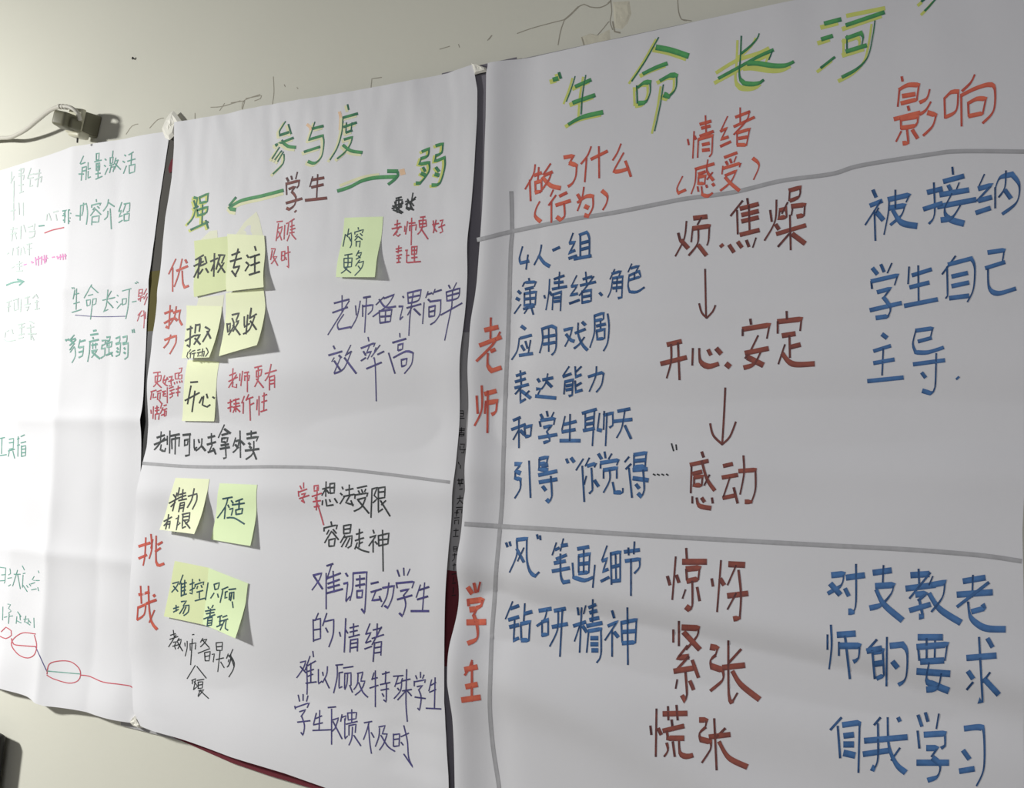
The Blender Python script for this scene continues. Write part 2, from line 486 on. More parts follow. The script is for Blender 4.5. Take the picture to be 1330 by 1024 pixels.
# maroon edging that shows below the middle sheet, cut on the slant
vs_ = [hit(214, 953, .006), hit(245, 957, .006), hit(300, 975, .006), hit(440, 1018, .006), hit(440, 1035, .006), hit(350, 1008, .006), hit(300, 991, .006), hit(250, 969, .006)]
fs = [(0, 1, 7), (1, 2, 6, 7), (2, 3, 4, 5), (2, 5, 6)]
ed = keep(mesh_obj('banner_edging', vs_, fs, 'maroon'), banner); ed['label'] = 'maroon edging of the banner'
vs_ = [hit(226, 205, .0065), hit(222, 208, .0065), hit(218.5, 219, .0065), hit(220, 225, .0065), hit(226, 221, .0065)]
keep(mesh_obj('printed_mark', vs_, [(0, 1, 2, 3, 4)], 'maroon'), banner)
# column of small black printed characters
VIEWS['g'] = (590, 400, 3.793)
write('printed_lettering', banner, lambda x, z: .0052, 'dark', 'g', 1.2, 1.0, """25 508 45 508 45 535 25 535 25 508|25 521 45 521|20 545 50 545
18 598 52 596|35 590 35 612|22 606 50 604|24 616 48 616 48 632 24 632 24 616|24 624 48 624
30 672 50 672 46 690|28 682 28 700 55 698|50 700 46 716 35 714
20 760 24 772|30 775 30 792|15 850 45 848|22 842 22 866|38 842 36 868|18 868 44 866|28 850 28 880
25 895 40 893|14 940 42 937|28 925 26 950 14 968|30 950 42 966|10 985 40 983|16 995 14 1015|16 995 38 993 36 1012""", label='small black printed characters')
write('printed_lettering', banner, lambda x, z: .0052, 'dark', 'G', 1.1, 0.9, """40 62 60 62|50 50 48 80|38 88 62 86|40 100 40 118|40 100 60 98 58 118
35 150 58 148|46 140 44 175|32 180 58 178|34 230 52 230 50 250 34 252 34 230|36 240 50 240|30 270 52 268|40 262 38 290 28 300|30 320 48 318|38 310 36 345
26 365 48 362|34 380 32 400|28 410 46 408|34 430 32 460|26 470 44 468""")

# ------------------------------------------------------------------ the three sheets
sheet1 = poster('white sheet folded into panels, at far left, faint green and red notes', lambda z: e1r(EYE) - 0.76, e1r, f1t, f1b, h1, 110, 150)
sheet2 = poster('middle white sheet with sticky notes below a green title and grey line', e2l, e2r, f2t, f2b, h2, 130, 240)
sheet3 = poster('large right-hand white sheet ruled in grey with blue, red and brown writing', e3l, e3r, f3t, f3b, h3, 150, 280)

# crumpled tape
t1 = blob('tape', A_([(880, 562), (905, 590), (928, 622), (900, 640), (885, 690), (862, 712), (838, 700), (822, 655), (840, 610), (858, 580)], 'c'), .010, .0135, 'tape', None, .0012, 5)
tag(t1, 'crumpled white tape holding the top corners between left and middle sheets', 'tape')
t2 = blob('tape', [(179, 927), (184, 931), (188, 940), (186, 946), (176, 943), (172, 936)], .010, .020, 'tape', None, .002, 6)
tag(t2, 'small clear-white tape at the bottom corner where left and middle sheets meet', 'tape')
t3 = blob('tape', [(612, 82), (620, 84), (631, 88), (634, 93), (624, 95), (617, 97)], .011, .0155, 'tape', None, .001, 8)
tag(t3, 'small tape at the top corner between middle and right sheets', 'tape')
# ------------------------------------------------------------------ writing on the right-hand sheet
def w3(name, ink, v, wh, wv, text, label=None, **k): return write(name, sheet3, h3, ink, v, wh, wv, text, label, **k)
RULE = [("664 250 665 300 663 330 660 430 656 520 653.5 600 652 650 648 700 644.6 737 642 780 639 819 637 870 636 919 640 970 648 1024 650 1060", 5.2),
        ("621 311.4 630 309.5 665.6 300.7 740.6 285.5 799 276 860 264 891.5 258 953 249.7 1014.6 235 1080 226 1118 215 1207 200.8 1246 196.5 1330 197", 5.6),
        ("605 681 651 684 764.6 691 860 697 1060 708 1176.6 714 1271.5 721.5 1325 729", 6.2)]
for (t, w), lb in zip(RULE, ('upright grey ruled line', 'curving grey line under the headings', 'level grey line between the two rows')):
    w3('ruled_line', 'grey', 'p', w, w, t, lb)
T1 = """574 388 555 450 530 515|575 440 655 405|562 522 675 483|628 382 612 480 605 580|540 632 610 595 715 570
998 190 930 310 862 412|985 240 1060 255 1150 285|918 375 980 345 1042 322|887 435 890 525|892 445 925 420 955 418 955 470 935 515 895 525|1005 410 1060 382 1090 385 1085 450 1050 490 1025 480|1022 430 1005 540 978 665
462 405 488 398|492 368 502 398"""
T2 = "125 870 400 720 620 600 800 520|745 640 790 530|405 350 395 600 380 800 400 890 440 930 560 940 640 920 680 890|625 320 600 380 520 470 405 565|480 690 600 685 800 715 950 710 1050 665"
T3 = """315 120 400 98|300 200 357 182|297 345 368 290|425 128 620 62|430 180 430 262|425 195 500 168 512 190 505 230|425 262 530 230|572 105 560 190 535 290 480 350 405 392
825 55 850 30 880 -5|808 8 825 -6"""
for v, t, s in (('A', T1, (-3.5, 2.8)), ('C', T2, (-5, 6)), ('B', T3, (-4.5, 5))):
    w3('highlight', 'yellow', v, 6.0, 3.0, t, 'pale yellow highlighter shading', shift=s, lift=.0002)
w3('highlight', 'yellow', 'C', 5, 4, "100 800 350 650 620 560 740 500", lift=.0002)
w3('highlight', 'yellow', 'B', 5, 4, "430 80 620 42", lift=.0002)
w3('title_writing', 'green', 'A', 6.2, 1.6, T1, 'green brush-marker title characters 生命')
w3('title_writing', 'green', 'C', 5.6, 1.9, T2, 'green brush-marker title character 长')
w3('title_writing', 'green', 'B', 6.2, 1.6, T3, 'green brush-marker title character 河')
w3('heading_writing', 'orange', 'E', 5.0, 2.3, """405 145 395 200 350 280|375 230 380 345|400 205 440 190|425 160 420 230|405 240 408 300|405 245 440 235 440 290 405 300|490 140 450 200|455 205 500 185|495 185 480 230 430 300|445 215 490 260 545 275
565 105 620 95 595 135|595 135 635 150 630 210 610 250 588 265
715 45 695 95 660 140|690 110 680 240|715 115 805 70|758 45 760 218
880 30 860 80 835 120|895 80 870 125 845 170 840 185 880 180 925 165|905 125 920 165 935 210
430 350 410 390 405 430 435 460
505 285 490 320|520 315 480 370|495 350 495 465|540 320 580 300|520 370 600 345|565 360 568 430 545 450 525 435
640 310 655 335|675 270 665 330 640 400|640 355 690 320 725 320 725 380 700 430 680 425|680 375 700 385
775 290 805 320 800 360 780 395""", 'orange-red heading 做了什么（行为）')
w3('heading_writing', 'orange', 'H', 4.4, 1.9, """308 200 315 235|348 150 340 320|350 180 360 200|385 105 455 85|395 130 450 115|420 50 425 170|385 180 470 150|375 200 370 315|378 200 465 175 460 290 445 310|400 235 445 225|400 270 445 265
560 55 515 150|515 150 555 130 520 200 565 185|515 245 580 215|610 60 700 25|640 0 640 90|600 120 730 60|700 20 680 80 600 170|620 155 620 235|620 160 700 135 680 235 620 235|630 195 685 185
275 435 240 510 250 540 295 520
355 390 475 355|360 385 355 470 330 545|375 420 420 405|375 440 420 430 415 480 375 480 375 440|435 330 430 400 470 460|465 410 430 455|370 500 375 530|395 500 400 550 435 560 465 540|425 490 430 505|465 480 475 495
540 315 620 285|550 340 560 360|575 325 585 350|615 310 600 345|530 370 525 420|530 385 645 350 635 375|545 430 615 400 580 470 515 525|545 440 580 480 635 525
720 320 760 365 725 455""", 'orange-red heading 情绪（感受）')
w3('heading_writing', 'orange', 'B', 5.6, 2.6, """708 390 712 412|697 450 688 540|695 455 740 432 795 432 785 505 705 525|712 488 775 478|740 540 745 560|670 605 800 572|703 598 705 655|703 605 790 592 780 635 705 650|735 660 742 725 715 728|705 668 680 718|762 660 788 702|850 455 835 500 800 520|855 518 830 560 800 580|840 572 882 585 865 640 818 688
925 500 928 600|925 500 960 468 995 465 985 560 930 595|1078 380 1058 420 1015 462|1010 480 1012 640|1010 485 1080 450 1150 430 1180 450 1175 560 1120 625|1045 520 1048 590|1045 525 1090 502 1135 502 1120 575 1048 590""", 'orange-red heading 影响')
w3('row_writing', 'orange', 'F', 6.2, 2.8, """150 110 215 95|180 50 178 150|125 185 230 145|225 120 190 180 110 262|180 215 200 205|165 225 165 285 185 310 230 295
110 435 115 520|135 385 135 500 100 580|150 425 205 410|155 460 150 520|155 470 210 460 205 510 185 525|165 410 163 615""", 'orange-red row title 老师')
w3('row_writing', 'orange', 'G', 7.0, 3.0, """105 430 125 460|135 410 145 455|165 405 155 450|105 490 108 520|105 500 180 490 170 520 150 530|115 540 150 535 130 570|100 602 192 600|135 570 150 620 150 680 105 705
125 790 110 830 90 862|90 835 150 822|125 800 124 990|95 920 150 908|75 985 165 972""", 'orange-red row title 学生')
w3('handwriting', 'blue', 'E', 4.2, 2.3, """335 600 318 665 325 690 370 680|365 645 355 725|440 590 430 640 400 700|425 650 455 690 485 708|503 620 540 603
615 525 595 580|595 580 625 575 600 625 590 635 625 620|592 665 635 650|655 535 655 660|650 535 690 520 705 550 705 660|660 580 700 570|660 615 700 605|620 668 715 650""", 'dark blue line 4人一组')
w3('handwriting', 'blue', 'E', 3.6, 1.9, """310 845 325 860|300 885 318 895|290 970 325 920|370 775 375 800|335 820 345 800 410 795 400 820|350 835 395 825|345 860 410 850 405 920 345 925 345 860|375 830 378 920|348 890 405 885|340 945 400 930|365 940 345 970|385 940 395 975
455 870 460 885|485 780 480 860 465 950|485 850 498 870|510 780 565 760|510 800 560 795|540 740 535 830|500 835 580 820|505 860 500 950|505 865 550 850 545 955|510 885 545 880|510 905 545 900
635 760 605 820|605 820 640 815 600 870 640 860|595 915 650 895|670 780 720 765|685 740 690 800|655 815 740 795|730 765 690 820 650 870|665 845 665 915|665 850 715 840 715 900 665 910|670 878 715 870
762 855 775 870
845 725 820 780|830 750 880 735 870 760|835 775 825 840 808 880|835 775 890 765 885 880 865 885|860 770 855 850|838 800 885 795|835 830 885 825
940 695 920 740|935 720 980 705 965 735|925 760 980 735 990 765 925 785|955 745 955 780|925 765 920 820 930 850 970 850 1010 825""", 'dark blue line 演情绪、角色')
w3('handwriting', 'blue', 'F', 4.0, 2.1, """330 90 350 105|325 150 380 135|320 150 310 210 283 255|330 185 345 210|350 165 360 200|375 160 365 220|320 235 385 225
432 105 435 160 420 222|430 105 480 90 500 100 500 200 480 232|465 95 465 215|438 145 495 135|438 180 495 170
540 110 580 100 570 140 545 190|550 130 575 160 590 165|595 125 645 105|610 75 610 130 630 180 655 208|640 145 615 180 590 200|630 70 645 85
690 40 735 25 735 55 690 65|690 40 690 120 668 195|700 90 745 80|720 65 720 110|700 115 740 105 740 150 705 155 700 115|755 30 762 90 755 170 735 212""", 'blue line 应用戏剧')
w3('handwriting', 'blue', 'F', 4.0, 2.1, """305 335 350 320|300 365 350 350|325 310 330 385|298 395 365 378|330 390 300 425|325 400 325 465 350 450|330 410 350 425 375 445|368 410 350 430
435 355 485 345|460 325 450 370 430 400|455 365 480 390|410 350 420 365|405 400 425 400 410 430|400 435 450 440 500 445
565 290 535 335|535 340 575 325|545 360 540 425|545 365 585 355 580 430 565 435|550 385 580 380|550 405 580 400|595 290 598 340 625 330|625 290 600 315|595 360 598 415 630 405|625 370 600 385
660 340 725 320 735 325 725 380 700 415|700 290 695 340 665 412""", 'blue line 表达能力')
w3('handwriting', 'blue', 'F', 4.4, 2.1, """325 540 290 555|282 600 350 575|318 550 318 690|315 605 290 650|325 605 345 625|345 590 350 635|345 590 380 580 375 630 350 635
425 525 435 545|455 510 460 535|490 515 478 540|420 560 425 585|425 555 495 545 490 575|440 590 480 580 455 610 465 630 470 655 440 665|415 640 505 625
545 535 530 600|540 575 600 560|530 612 595 600|570 525 568 655|520 655 620 655
630 520 700 500|645 520 645 600|690 510 680 680|645 550 685 540|645 575 685 568|635 605 690 595|715 520 705 600 725 605|738 510 735 600|735 530 780 518 780 580 765 590|752 520 745 680
805 510 865 498|785 560 875 550|840 505 825 590 800 640|840 580 870 645""", 'blue line 和学生聊天')
w3('handwriting', 'blue', 'F', 5.0, 2.2, """298 770 330 770 300 805 325 815|300 815 300 840 325 845 325 890 298 938|368 755 375 935
420 745 460 735 455 765 420 770|418 745 418 795 460 800|430 780 460 775|415 825 505 805|418 860 505 845|475 830 480 930 465 955 455 945|435 880 450 900
552 745 560 765|575 740 590 760
635 745 600 800|630 780 640 955|665 740 645 780|655 780 700 765 690 785|675 790 680 900 665 915|650 830 640 870|690 850 710 880
710 720 725 745|740 710 745 740|775 720 760 745|720 770 720 790|720 765 810 750 800 775|735 800 735 840|735 800 800 790 800 840|765 800 765 850 735 910|780 860 790 910 830 910 830 890
860 735 840 760|870 770 845 795|860 790 875 935|885 725 945 715 940 780 885 785 885 725|890 755 940 750|880 800 950 795|880 840 955 850|930 800 935 900 920 930 905 915|895 870 910 890""", 'bold blue line 引导“你觉得')
w3('handwriting', 'black', 'F', 2.0, 1.8, "980 820 990 825|1000 820 1010 825|1022 820 1032 825|1045 820 1053 825|1070 670 1080 705|1092 675 1095 700", 'small dots and closing quote mark')
w3('handwriting', 'blue', 'G', 4.8, 2.2, """293 210 300 230|310 205 315 225|345 195 345 270 310 355|345 195 395 190 395 290 410 350 435 375 455 355|345 240 380 305|380 235 350 300|445 170 450 190|460 175 462 195
540 210 520 270|535 245 555 235|575 190 560 250|565 225 595 220|540 290 590 270|530 310 585 300|520 350 605 335|560 265 562 370 575 405 605 400
645 240 700 230|650 275 650 355|650 275 705 265 700 355 650 360|650 315 700 310|675 240 675 355|620 310 625 380 680 395 720 380|730 320 720 430
790 225 765 295|765 300 790 290 770 350 795 340|760 400 800 380|808 260 812 415|808 265 855 255 855 400|832 265 835 400|812 330 855 320|812 400 855 395
875 255 950 245|895 235 897 270|925 205 922 265|880 300 950 290 950 330 925 360|908 290 908 470""", 'blue line “风”笔画细节')
w3('handwriting', 'blue', 'G', 5.2, 2.2, """325 500 290 585|315 535 355 520|305 590 355 575|310 625 355 615|335 590 330 690 355 680|385 510 380 595|382 560 420 550|365 610 368 690|365 610 410 600 405 690 368 690
455 545 515 535|495 540 480 590 445 620|470 600 470 670|470 600 500 590 500 660 470 665|530 545 585 535|520 625 595 610|550 545 545 640 508 720|570 540 558 770
645 530 650 565|685 520 675 560|625 620 685 600|665 530 655 750|655 620 630 695|670 620 690 650|700 530 735 515|705 555 740 545|720 490 718 600|690 620 765 605|705 590 750 580|700 640 690 750|700 645 760 635 760 760 740 800|710 680 745 680|710 710 745 710|715 740 745 740
815 545 825 580|795 620 840 600 780 690|815 640 815 770|825 650 845 675|860 600 865 700|860 605 935 590 930 700 865 705|865 650 930 645|890 530 893 810""", 'blue line 钻研精神')
w3('handwriting', 'brown', 'H', 6.0, 2.3, """248 795 260 840|300 720 285 830 230 940|265 840 310 890|345 700 430 690|395 695 370 740|340 760 330 850|340 765 445 750 440 840 430 870|375 770 370 860 315 935|375 870 425 935
518 868 528 880
655 590 580 685|620 650 625 800|685 575 690 610|640 640 755 610|650 680 755 655|650 720 755 695|695 620 700 790|640 805 760 775|570 870 600 915|625 850 650 885|680 840 695 880|740 825 720 885
830 650 840 720|870 585 860 720 795 840|865 740 885 770|955 520 950 590|950 525 1020 505 1015 560 955 590|890 650 885 700 935 690 930 640 890 650|975 620 965 680|965 625 1050 615 1045 680 1000 690|870 800 1055 745|955 680 960 900|950 800 880 880|970 800 1050 860|940 600 905 670""", 'brown words 烦、焦燥')
w3('drawn_arrow', 'brown', 'I', 3.0, 2.4, "228 30 232 220|205 165 215 200 235 220|268 172 258 195 235 220", 'brown arrow below 焦燥')
w3('handwriting', 'brown', 'I', 6.4, 2.6, """80 325 135 312|55 400 155 375|95 325 95 390 78 455|122 318 128 462
180 340 178 405|205 340 210 390 240 410 280 400|240 345 250 365|272 340 290 360|310 400 325 412
405 225 408 245|375 265 375 290|375 265 480 248 470 300|435 290 405 350 385 378|395 375 455 405|445 355 420 400 380 415|385 358 475 340
547 195 548 225|512 235 512 280|512 235 605 225 600 270|530 290 580 282|558 290 560 375|560 335 600 325|540 325 515 400|530 360 570 400 655 400""", 'brown words 开心、安定')
w3('drawn_arrow', 'brown', 'I', 3.4, 2.6, "307 495 302 600 295 715|248 635 260 680 295 715|348 628 325 685 295 715", 'brown arrow above 感动')
w3('handwriting', 'brown', 'I', 5.4, 2.5, """215 745 222 765|170 795 240 780|175 800 172 905|180 830 215 822|185 845 218 840 215 875 185 875 185 845|215 780 235 850 265 895|245 835 225 875|178 920 178 945|195 925 205 955 250 965|215 925 225 940|255 925 258 945
300 800 335 792|295 845 355 835|325 845 298 925|298 925 345 915|340 885 355 945|360 820 425 815 425 890 410 940 385 940|378 760 380 830 365 910""", 'brown word 感动')
w3('handwriting', 'brown', 'J', 7.0, 2.5, """148 155 158 190|182 75 168 250|185 150 195 180|225 40 228 90|210 95 308 95|225 125 228 170|225 125 280 120 275 165 228 175|250 175 250 275 238 290 225 280|222 210 210 245|270 200 280 255
330 165 335 195|368 90 352 300|365 165 380 190|400 105 465 108|430 110 395 190|395 235 478 225|430 225 395 290|440 130 450 230 445 325 420 330""", 'brown word 惊讶')
w3('handwriting', 'brown', 'J', 7.0, 2.6, """172 375 172 425|195 340 195 440|208 365 275 368 270 400 225 455|215 385 280 455|230 440 190 490 235 485|235 485 180 545|175 545 265 530|250 500 275 570|222 550 228 640 220 665 208 645|188 580 182 615|240 585 255 620
325 445 355 450 345 480|345 480 325 500 330 535|330 525 375 540 375 580 325 625|450 455 400 510|375 530 465 520|398 420 400 640 415 670 435 635|415 545 450 600 525 660""", 'brown word 紧张')
w3('handwriting', 'brown', 'J', 6.4, 2.5, """78 770 82 805|103 700 100 895|110 780 122 805|130 720 228 718|150 690 152 745|185 685 190 745|165 745 168 770|130 790 215 770|145 790 150 820 215 820|145 840 150 870 135 895|170 835 178 895|195 825 200 880 225 895 252 890
280 745 310 745 305 770|305 775 280 800 285 830|285 825 325 835 325 865 290 920|385 780 345 820|320 815 405 805|340 740 350 950|360 835 400 900 475 938""", 'brown word 慌张')
w3('handwriting', 'blue', 'K', 7.0, 2.0, """172 150 185 180|160 215 210 195|205 195 140 295|178 235 182 360|185 240 215 275|195 225 185 245|240 185 235 250 218 335|235 190 325 170 310 200|265 150 265 225|240 225 305 215 290 255 245 295|255 235 290 285 355 300
398 160 460 145|425 120 428 250 405 290|382 230 460 205|502 55 505 85|465 115 550 92|485 130 495 150|530 120 520 145|450 170 570 150|440 220 600 190|500 165 470 230 490 270 550 290|535 215 500 265 455 275
635 85 610 140|610 145 665 130 605 195|610 195 665 180|600 245 660 225|680 140 680 225|680 145 700 100 750 85 780 130 770 200 710 250|725 70 720 140 695 180|720 150 745 185""", 'blue line 被接纳')
w3('handwriting', 'blue', 'K', 5.8, 2.2, """170 475 190 500|205 460 218 490|250 455 232 495|165 530 168 560|165 530 275 505 262 545|190 575 245 560 215 600|160 650 290 620|215 595 245 640 235 675 185 682
322 470 318 540|335 505 415 480|325 555 405 535|360 465 362 625|303 632 440 605
515 425 460 500|480 470 482 590 475 600|485 460 580 435 595 470 590 560 565 615|500 510 565 495|500 550 570 535|490 600 570 590
650 410 718 400 710 450|640 475 720 450|650 480 655 555 690 580 765 560""", 'blue line 学生自己')
w3('handwriting', 'blue', 'K', 5.2, 2.2, """210 750 230 765|175 820 245 798|175 870 260 855|215 810 210 920|150 945 298 930
350 735 420 725 410 770|360 780 415 765|350 735 338 790 350 825 400 825 465 805|340 875 470 858|435 830 430 970 410 995 378 985|375 910 390 930|522 930 526 934""", 'blue line 主导')
w3('handwriting', 'blue', 'L', 7.6, 2.1, """95 150 145 145 135 190 80 225|90 185 130 230|155 160 230 150|195 105 195 260 185 300 165 300|150 205 165 235
265 140 340 130|308 110 305 180|275 195 350 190 340 225 300 270 252 285|278 210 310 270 385 335
420 150 495 145|452 125 455 200|400 205 520 190|500 140 415 245|440 230 485 225 450 255|455 250 470 320 455 320|415 295 500 270|510 155 495 190|505 190 560 180 550 240 505 300|495 225 540 290 625 345
635 175 725 160|675 150 672 240|610 230 755 220|740 180 610 280|655 260 665 320 700 355 740 370 808 372|670 300 725 285 715 270""", 'blue line 对支教老')
w3('handwriting', 'blue', 'L', 7.6, 2.3, """78 395 78 455|92 355 95 440 85 535|118 395 192 390|125 425 125 480|128 440 210 440 205 490 185 505|150 400 170 575
280 415 240 460|240 462 300 450|262 460 272 575|265 465 305 460 310 560 280 575|272 515 305 510|322 405 320 605|335 440 385 435 405 470 400 570 370 600|345 505 365 530
450 405 550 405|450 445 455 500|445 445 570 435 560 500|485 410 485 490|520 410 518 490|460 505 555 500|445 545 580 555|495 510 485 580 515 600 575 625|545 555 530 610 485 620
650 490 770 480|735 410 755 445|700 405 715 670 700 665|655 545 675 575|650 620 675 590|745 550 715 590|720 575 780 640""", 'blue line 师的要求')
w3('handwriting', 'blue', 'L', 7.2, 2.4, """135 735 90 785|120 770 130 900|140 765 210 755 205 960|145 810 185 805|145 845 185 845|145 880 190 890
295 735 270 765|230 830 405 815|285 760 285 900 270 945 260 940|225 885 330 870|325 735 330 850 360 925 398 960|375 860 340 910|368 735 375 750
450 725 465 770|480 715 490 750|535 720 525 780|448 790 455 860|475 805 560 800 560 850 545 860|485 860 530 860 505 895|445 920 575 920|510 900 540 930 530 975 490 992
640 780 705 775 720 800 720 940 690 1015|635 870 660 905|620 955 680 945""", 'blue line 自我学习')

# ------------------------------------------------------------------ writing on the middle sheet
def w2(name, ink, v, wh, wv, text, label=None, **k): return write(name, sheet2, h2, ink, v, wh, wv, text, label, **k)
w2('ruled_line', 'grey', 'p', 4.2, 4.2, "186 602 240 606 300 607 360 606.5 428 608.5 497 615.5 583 626.5", 'grey line across the middle of the sheet')
TT = """210 190 155 280 160 320|235 215 260 300|165 310 240 285|120 400 280 335|185 355 125 410|185 375 230 410 300 420|155 420 90 520|175 450 115 530|190 460 140 545|195 480 190 560 100 655
470 195 415 360|445 255 545 230|420 350 540 315 550 380 530 500 470 560 410 545|375 460 515 415
760 40 770 85|725 155 850 120|720 150 710 280 670 420 605 530|725 240 840 200|750 200 745 290|800 200 790 280|745 290 800 270|730 350 800 330 790 380 740 460 670 520|720 400 790 450 890 465"""
w2('highlight', 'paleyellow', 'D', 4.6, 3.6, TT, 'pale yellow shading', shift=(-2.2, 2.2), lift=.0002)
w2('title_writing', 'green', 'D', 3.6, 1.6, TT, 'green marker title 参与度')
w2('highlight', 'peach', 'D', 4, 4, "690 110 700 160 695 260|405 220 430 240 435 260", 'peach highlighter dab', lift=.0002)
w2('handwriting', 'brown', 'D', 3.6, 1.8, """220 690 235 720|260 675 268 705|315 640 300 700|215 735 220 840|215 745 330 715 325 760 310 780|240 790 300 765 265 810|215 915 355 875|265 815 300 860 290 930 240 970 220 960
450 680 425 770|440 710 550 690|440 775 545 750|495 660 485 880|385 890 575 870|295 985 300 990""", 'brown word 学生')
AL = "915 280 780 315 650 345 580 385|615 325 595 350 575 375|575 385 585 398 612 402"
AR = "220 160 310 130 400 85 500 62 650 55|590 14 660 15|662 20 665 45 640 75 595 110"
QI = "350 345 360 380|350 325 372 330 350 440 310 495|385 325 440 300 435 350 390 360 385 325|370 405 435 385 430 420 375 440 370 405|405 370 400 500|330 530 440 480|425 470 440 520|350 395 375 380"
RU = """970 770 1005 755 1000 790 965 805|965 805 955 835 1005 825 1005 870 960 930 940 930|975 850 985 870|965 880 985 890|1040 740 1075 730 1070 775 1040 790|1040 790 1035 820 1085 800 1085 850 1060 930 1020 940|1040 850 1055 870|1035 885 1055 890"""
w2('highlight', 'paleyellow', 'M', 5, 4.5, AL, shift=(-1, 4), lift=.0002)
w2('highlight', 'paleyellow', 'N', 4, 3.5, "240 120 330 85 420 55 520 40", lift=.0002)
w2('highlight', 'peach', 'N', 7, 7, "695 10 700 30", lift=.0002)
w2('highlight', 'yellow', 'M', 4, 3, QI, shift=(-2, 1.5), lift=.0002)
w2('highlight', 'yellow', 'Z', 4, 3.4, RU, shift=(-2.2, 1.6), lift=.0002)
w2('drawn_arrow', 'green', 'M', 4.2, 3.0, AL, 'green arrow pointing left')
w2('drawn_arrow', 'green', 'N', 4.4, 3.4, AR, 'green arrow pointing right')
w2('heading_writing', 'green', 'M', 3.2, 1.8, QI, 'green character 强')
w2('heading_writing', 'green', 'Z', 4.2, 2.0, RU, 'green character 弱')
w2('heading_writing', 'orange', 'M', 3.4, 1.9, "235 715 190 810|215 770 215 920|240 790 310 760|275 715 250 820 225 890|275 790 280 870 290 895 315 885|295 720 305 740", 'orange-red character 优')
w2('heading_writing', 'orange', 'O', 3.2, 1.9, """150 122 196 104|182 75 174 206 158 198|148 178 196 150|217 82 207 140 178 188|200 118 240 104 233 152 250 188|204 146 222 162
150 275 215 250 215 290 180 355|185 245 170 290 145 320""", 'orange-red character 势')
w2('heading_writing', 'orange', 'Q', 3.8, 2.0, """90 490 155 470|130 440 125 540 115 600|90 560 135 540|160 420 165 500 150 560|170 450 160 500|190 430 190 580 210 600 235 590|200 480 225 465|185 520 215 500
100 720 105 820|90 770 150 755|85 840 80 915|85 845 130 825 120 885 80 915|145 720 150 850 165 930 195 970|135 820 190 800|175 770 182 780|180 860 150 930""", 'orange-red characters 挑战')
w2('handwriting', 'red', 'O', 1.9, 1.3, """85 465 125 460|95 485 130 480 125 510 95 520 95 485|110 465 105 520 85 545|100 520 130 550
150 480 140 520 165 540|165 490 150 530|140 510 170 500|175 490 195 485 185 510 190 540 175 540|172 515 200 505
210 470 212 500|210 470 230 465 228 500 212 500|235 440 250 435 245 460 230 470|235 480 250 475 248 500 235 500|205 520 208 530|220 515 222 525|235 512 238 522|248 510 250 520
70 575 100 565|75 580 68 620|85 585 82 610 100 605|105 575 130 565|110 585 108 620|110 585 125 580 122 615|115 620 130 640|135 575 155 570|140 590 155 585|145 575 140 600 158 600|165 550 165 640|175 555 200 545|180 570 205 560|190 575 195 600 180 610|178 590 205 580|215 560 240 550|215 580 238 575|228 540 225 600
70 680 72 700|85 660 82 730|95 670 115 665|95 685 118 680|105 655 105 700|95 705 95 735|95 705 118 700 115 735|135 640 125 670 140 665 125 700|130 710 145 705|145 655 160 650|140 680 162 672|150 680 148 715|148 690 160 685 158 712 148 715""", 'small red lines 更好照顾到学生情绪')
w2('handwriting', 'red', 'O', 2.2, 1.4, """525 480 560 465|545 440 540 510|520 515 570 490|565 475 520 550|545 520 540 545 565 550 565 530
585 470 583 510|600 455 590 540|610 465 635 460|612 480 612 510|612 485 640 480 635 510|628 465 628 575
670 435 710 425|680 455 710 445 705 480 680 490 680 455|690 435 690 500 670 545|680 500 720 550
730 470 795 450|765 415 750 480 730 510|755 490 755 565|755 490 785 480 785 550|760 510 785 505|760 530 785 525
515 640 540 630|530 620 530 690|515 670 540 660|545 625 580 615|550 645 580 640|560 615 560 690|545 665 585 655|555 670 545 695|565 670 585 690
610 600 595 640|605 635 603 700|635 590 620 625|620 620 660 605|640 610 645 740|645 650 665 640|685 620 682 680|695 600 695 710|715 600 740 590|710 635 740 625|725 580 722 680|705 690 740 678""", 'red lines 老师更有操作性')
w2('handwriting', 'black', 'O', 2.8, 1.6, """105 840 150 825|130 805 125 870|90 880 160 850|150 840 90 910|130 880 125 910 150 920 155 900
165 830 165 880|180 800 178 930|185 830 235 820|190 850 192 905|190 850 235 840 232 890|212 825 210 935
255 825 300 820|265 855 285 850 282 880 265 885 265 855|295 820 292 940 270 945
320 850 320 910 335 895|345 850 350 870|365 845 360 890 330 915|365 890 385 915
400 840 440 830|420 815 420 880|395 880 445 865|425 880 405 925|400 925 440 910|430 900 445 935
495 765 460 840|495 790 530 815|480 825 515 815|480 845 515 840 510 865 480 865 480 845|475 885 520 878|470 905 525 895|500 865 505 955 490 960
560 840 545 890|560 860 580 855 570 900 545 925|558 880 575 900|585 800 588 955|590 860 610 880
625 820 680 810|650 800 650 840|625 845 690 835 680 860|635 870 645 880|640 890 650 900|615 915 695 905|665 860 660 930 620 965|660 915 680 965""", 'black line 老师可以去拿外卖')
w2('handwriting', 'black', 'N', 2.4, 1.6, """650 215 690 205|650 230 695 225 690 280 650 285 650 230|620 290 660 280|640 240 660 320|625 270 700 320|670 210 670 300|630 300 690 325|720 240 740 230 725 290 745 300|720 260 790 220|775 175 760 260 750 300|795 205 760 240 780 270|735 220 770 290|725 280 780 300|640 270 700 250|660 300 700 240""", 'black scribbled-over word')
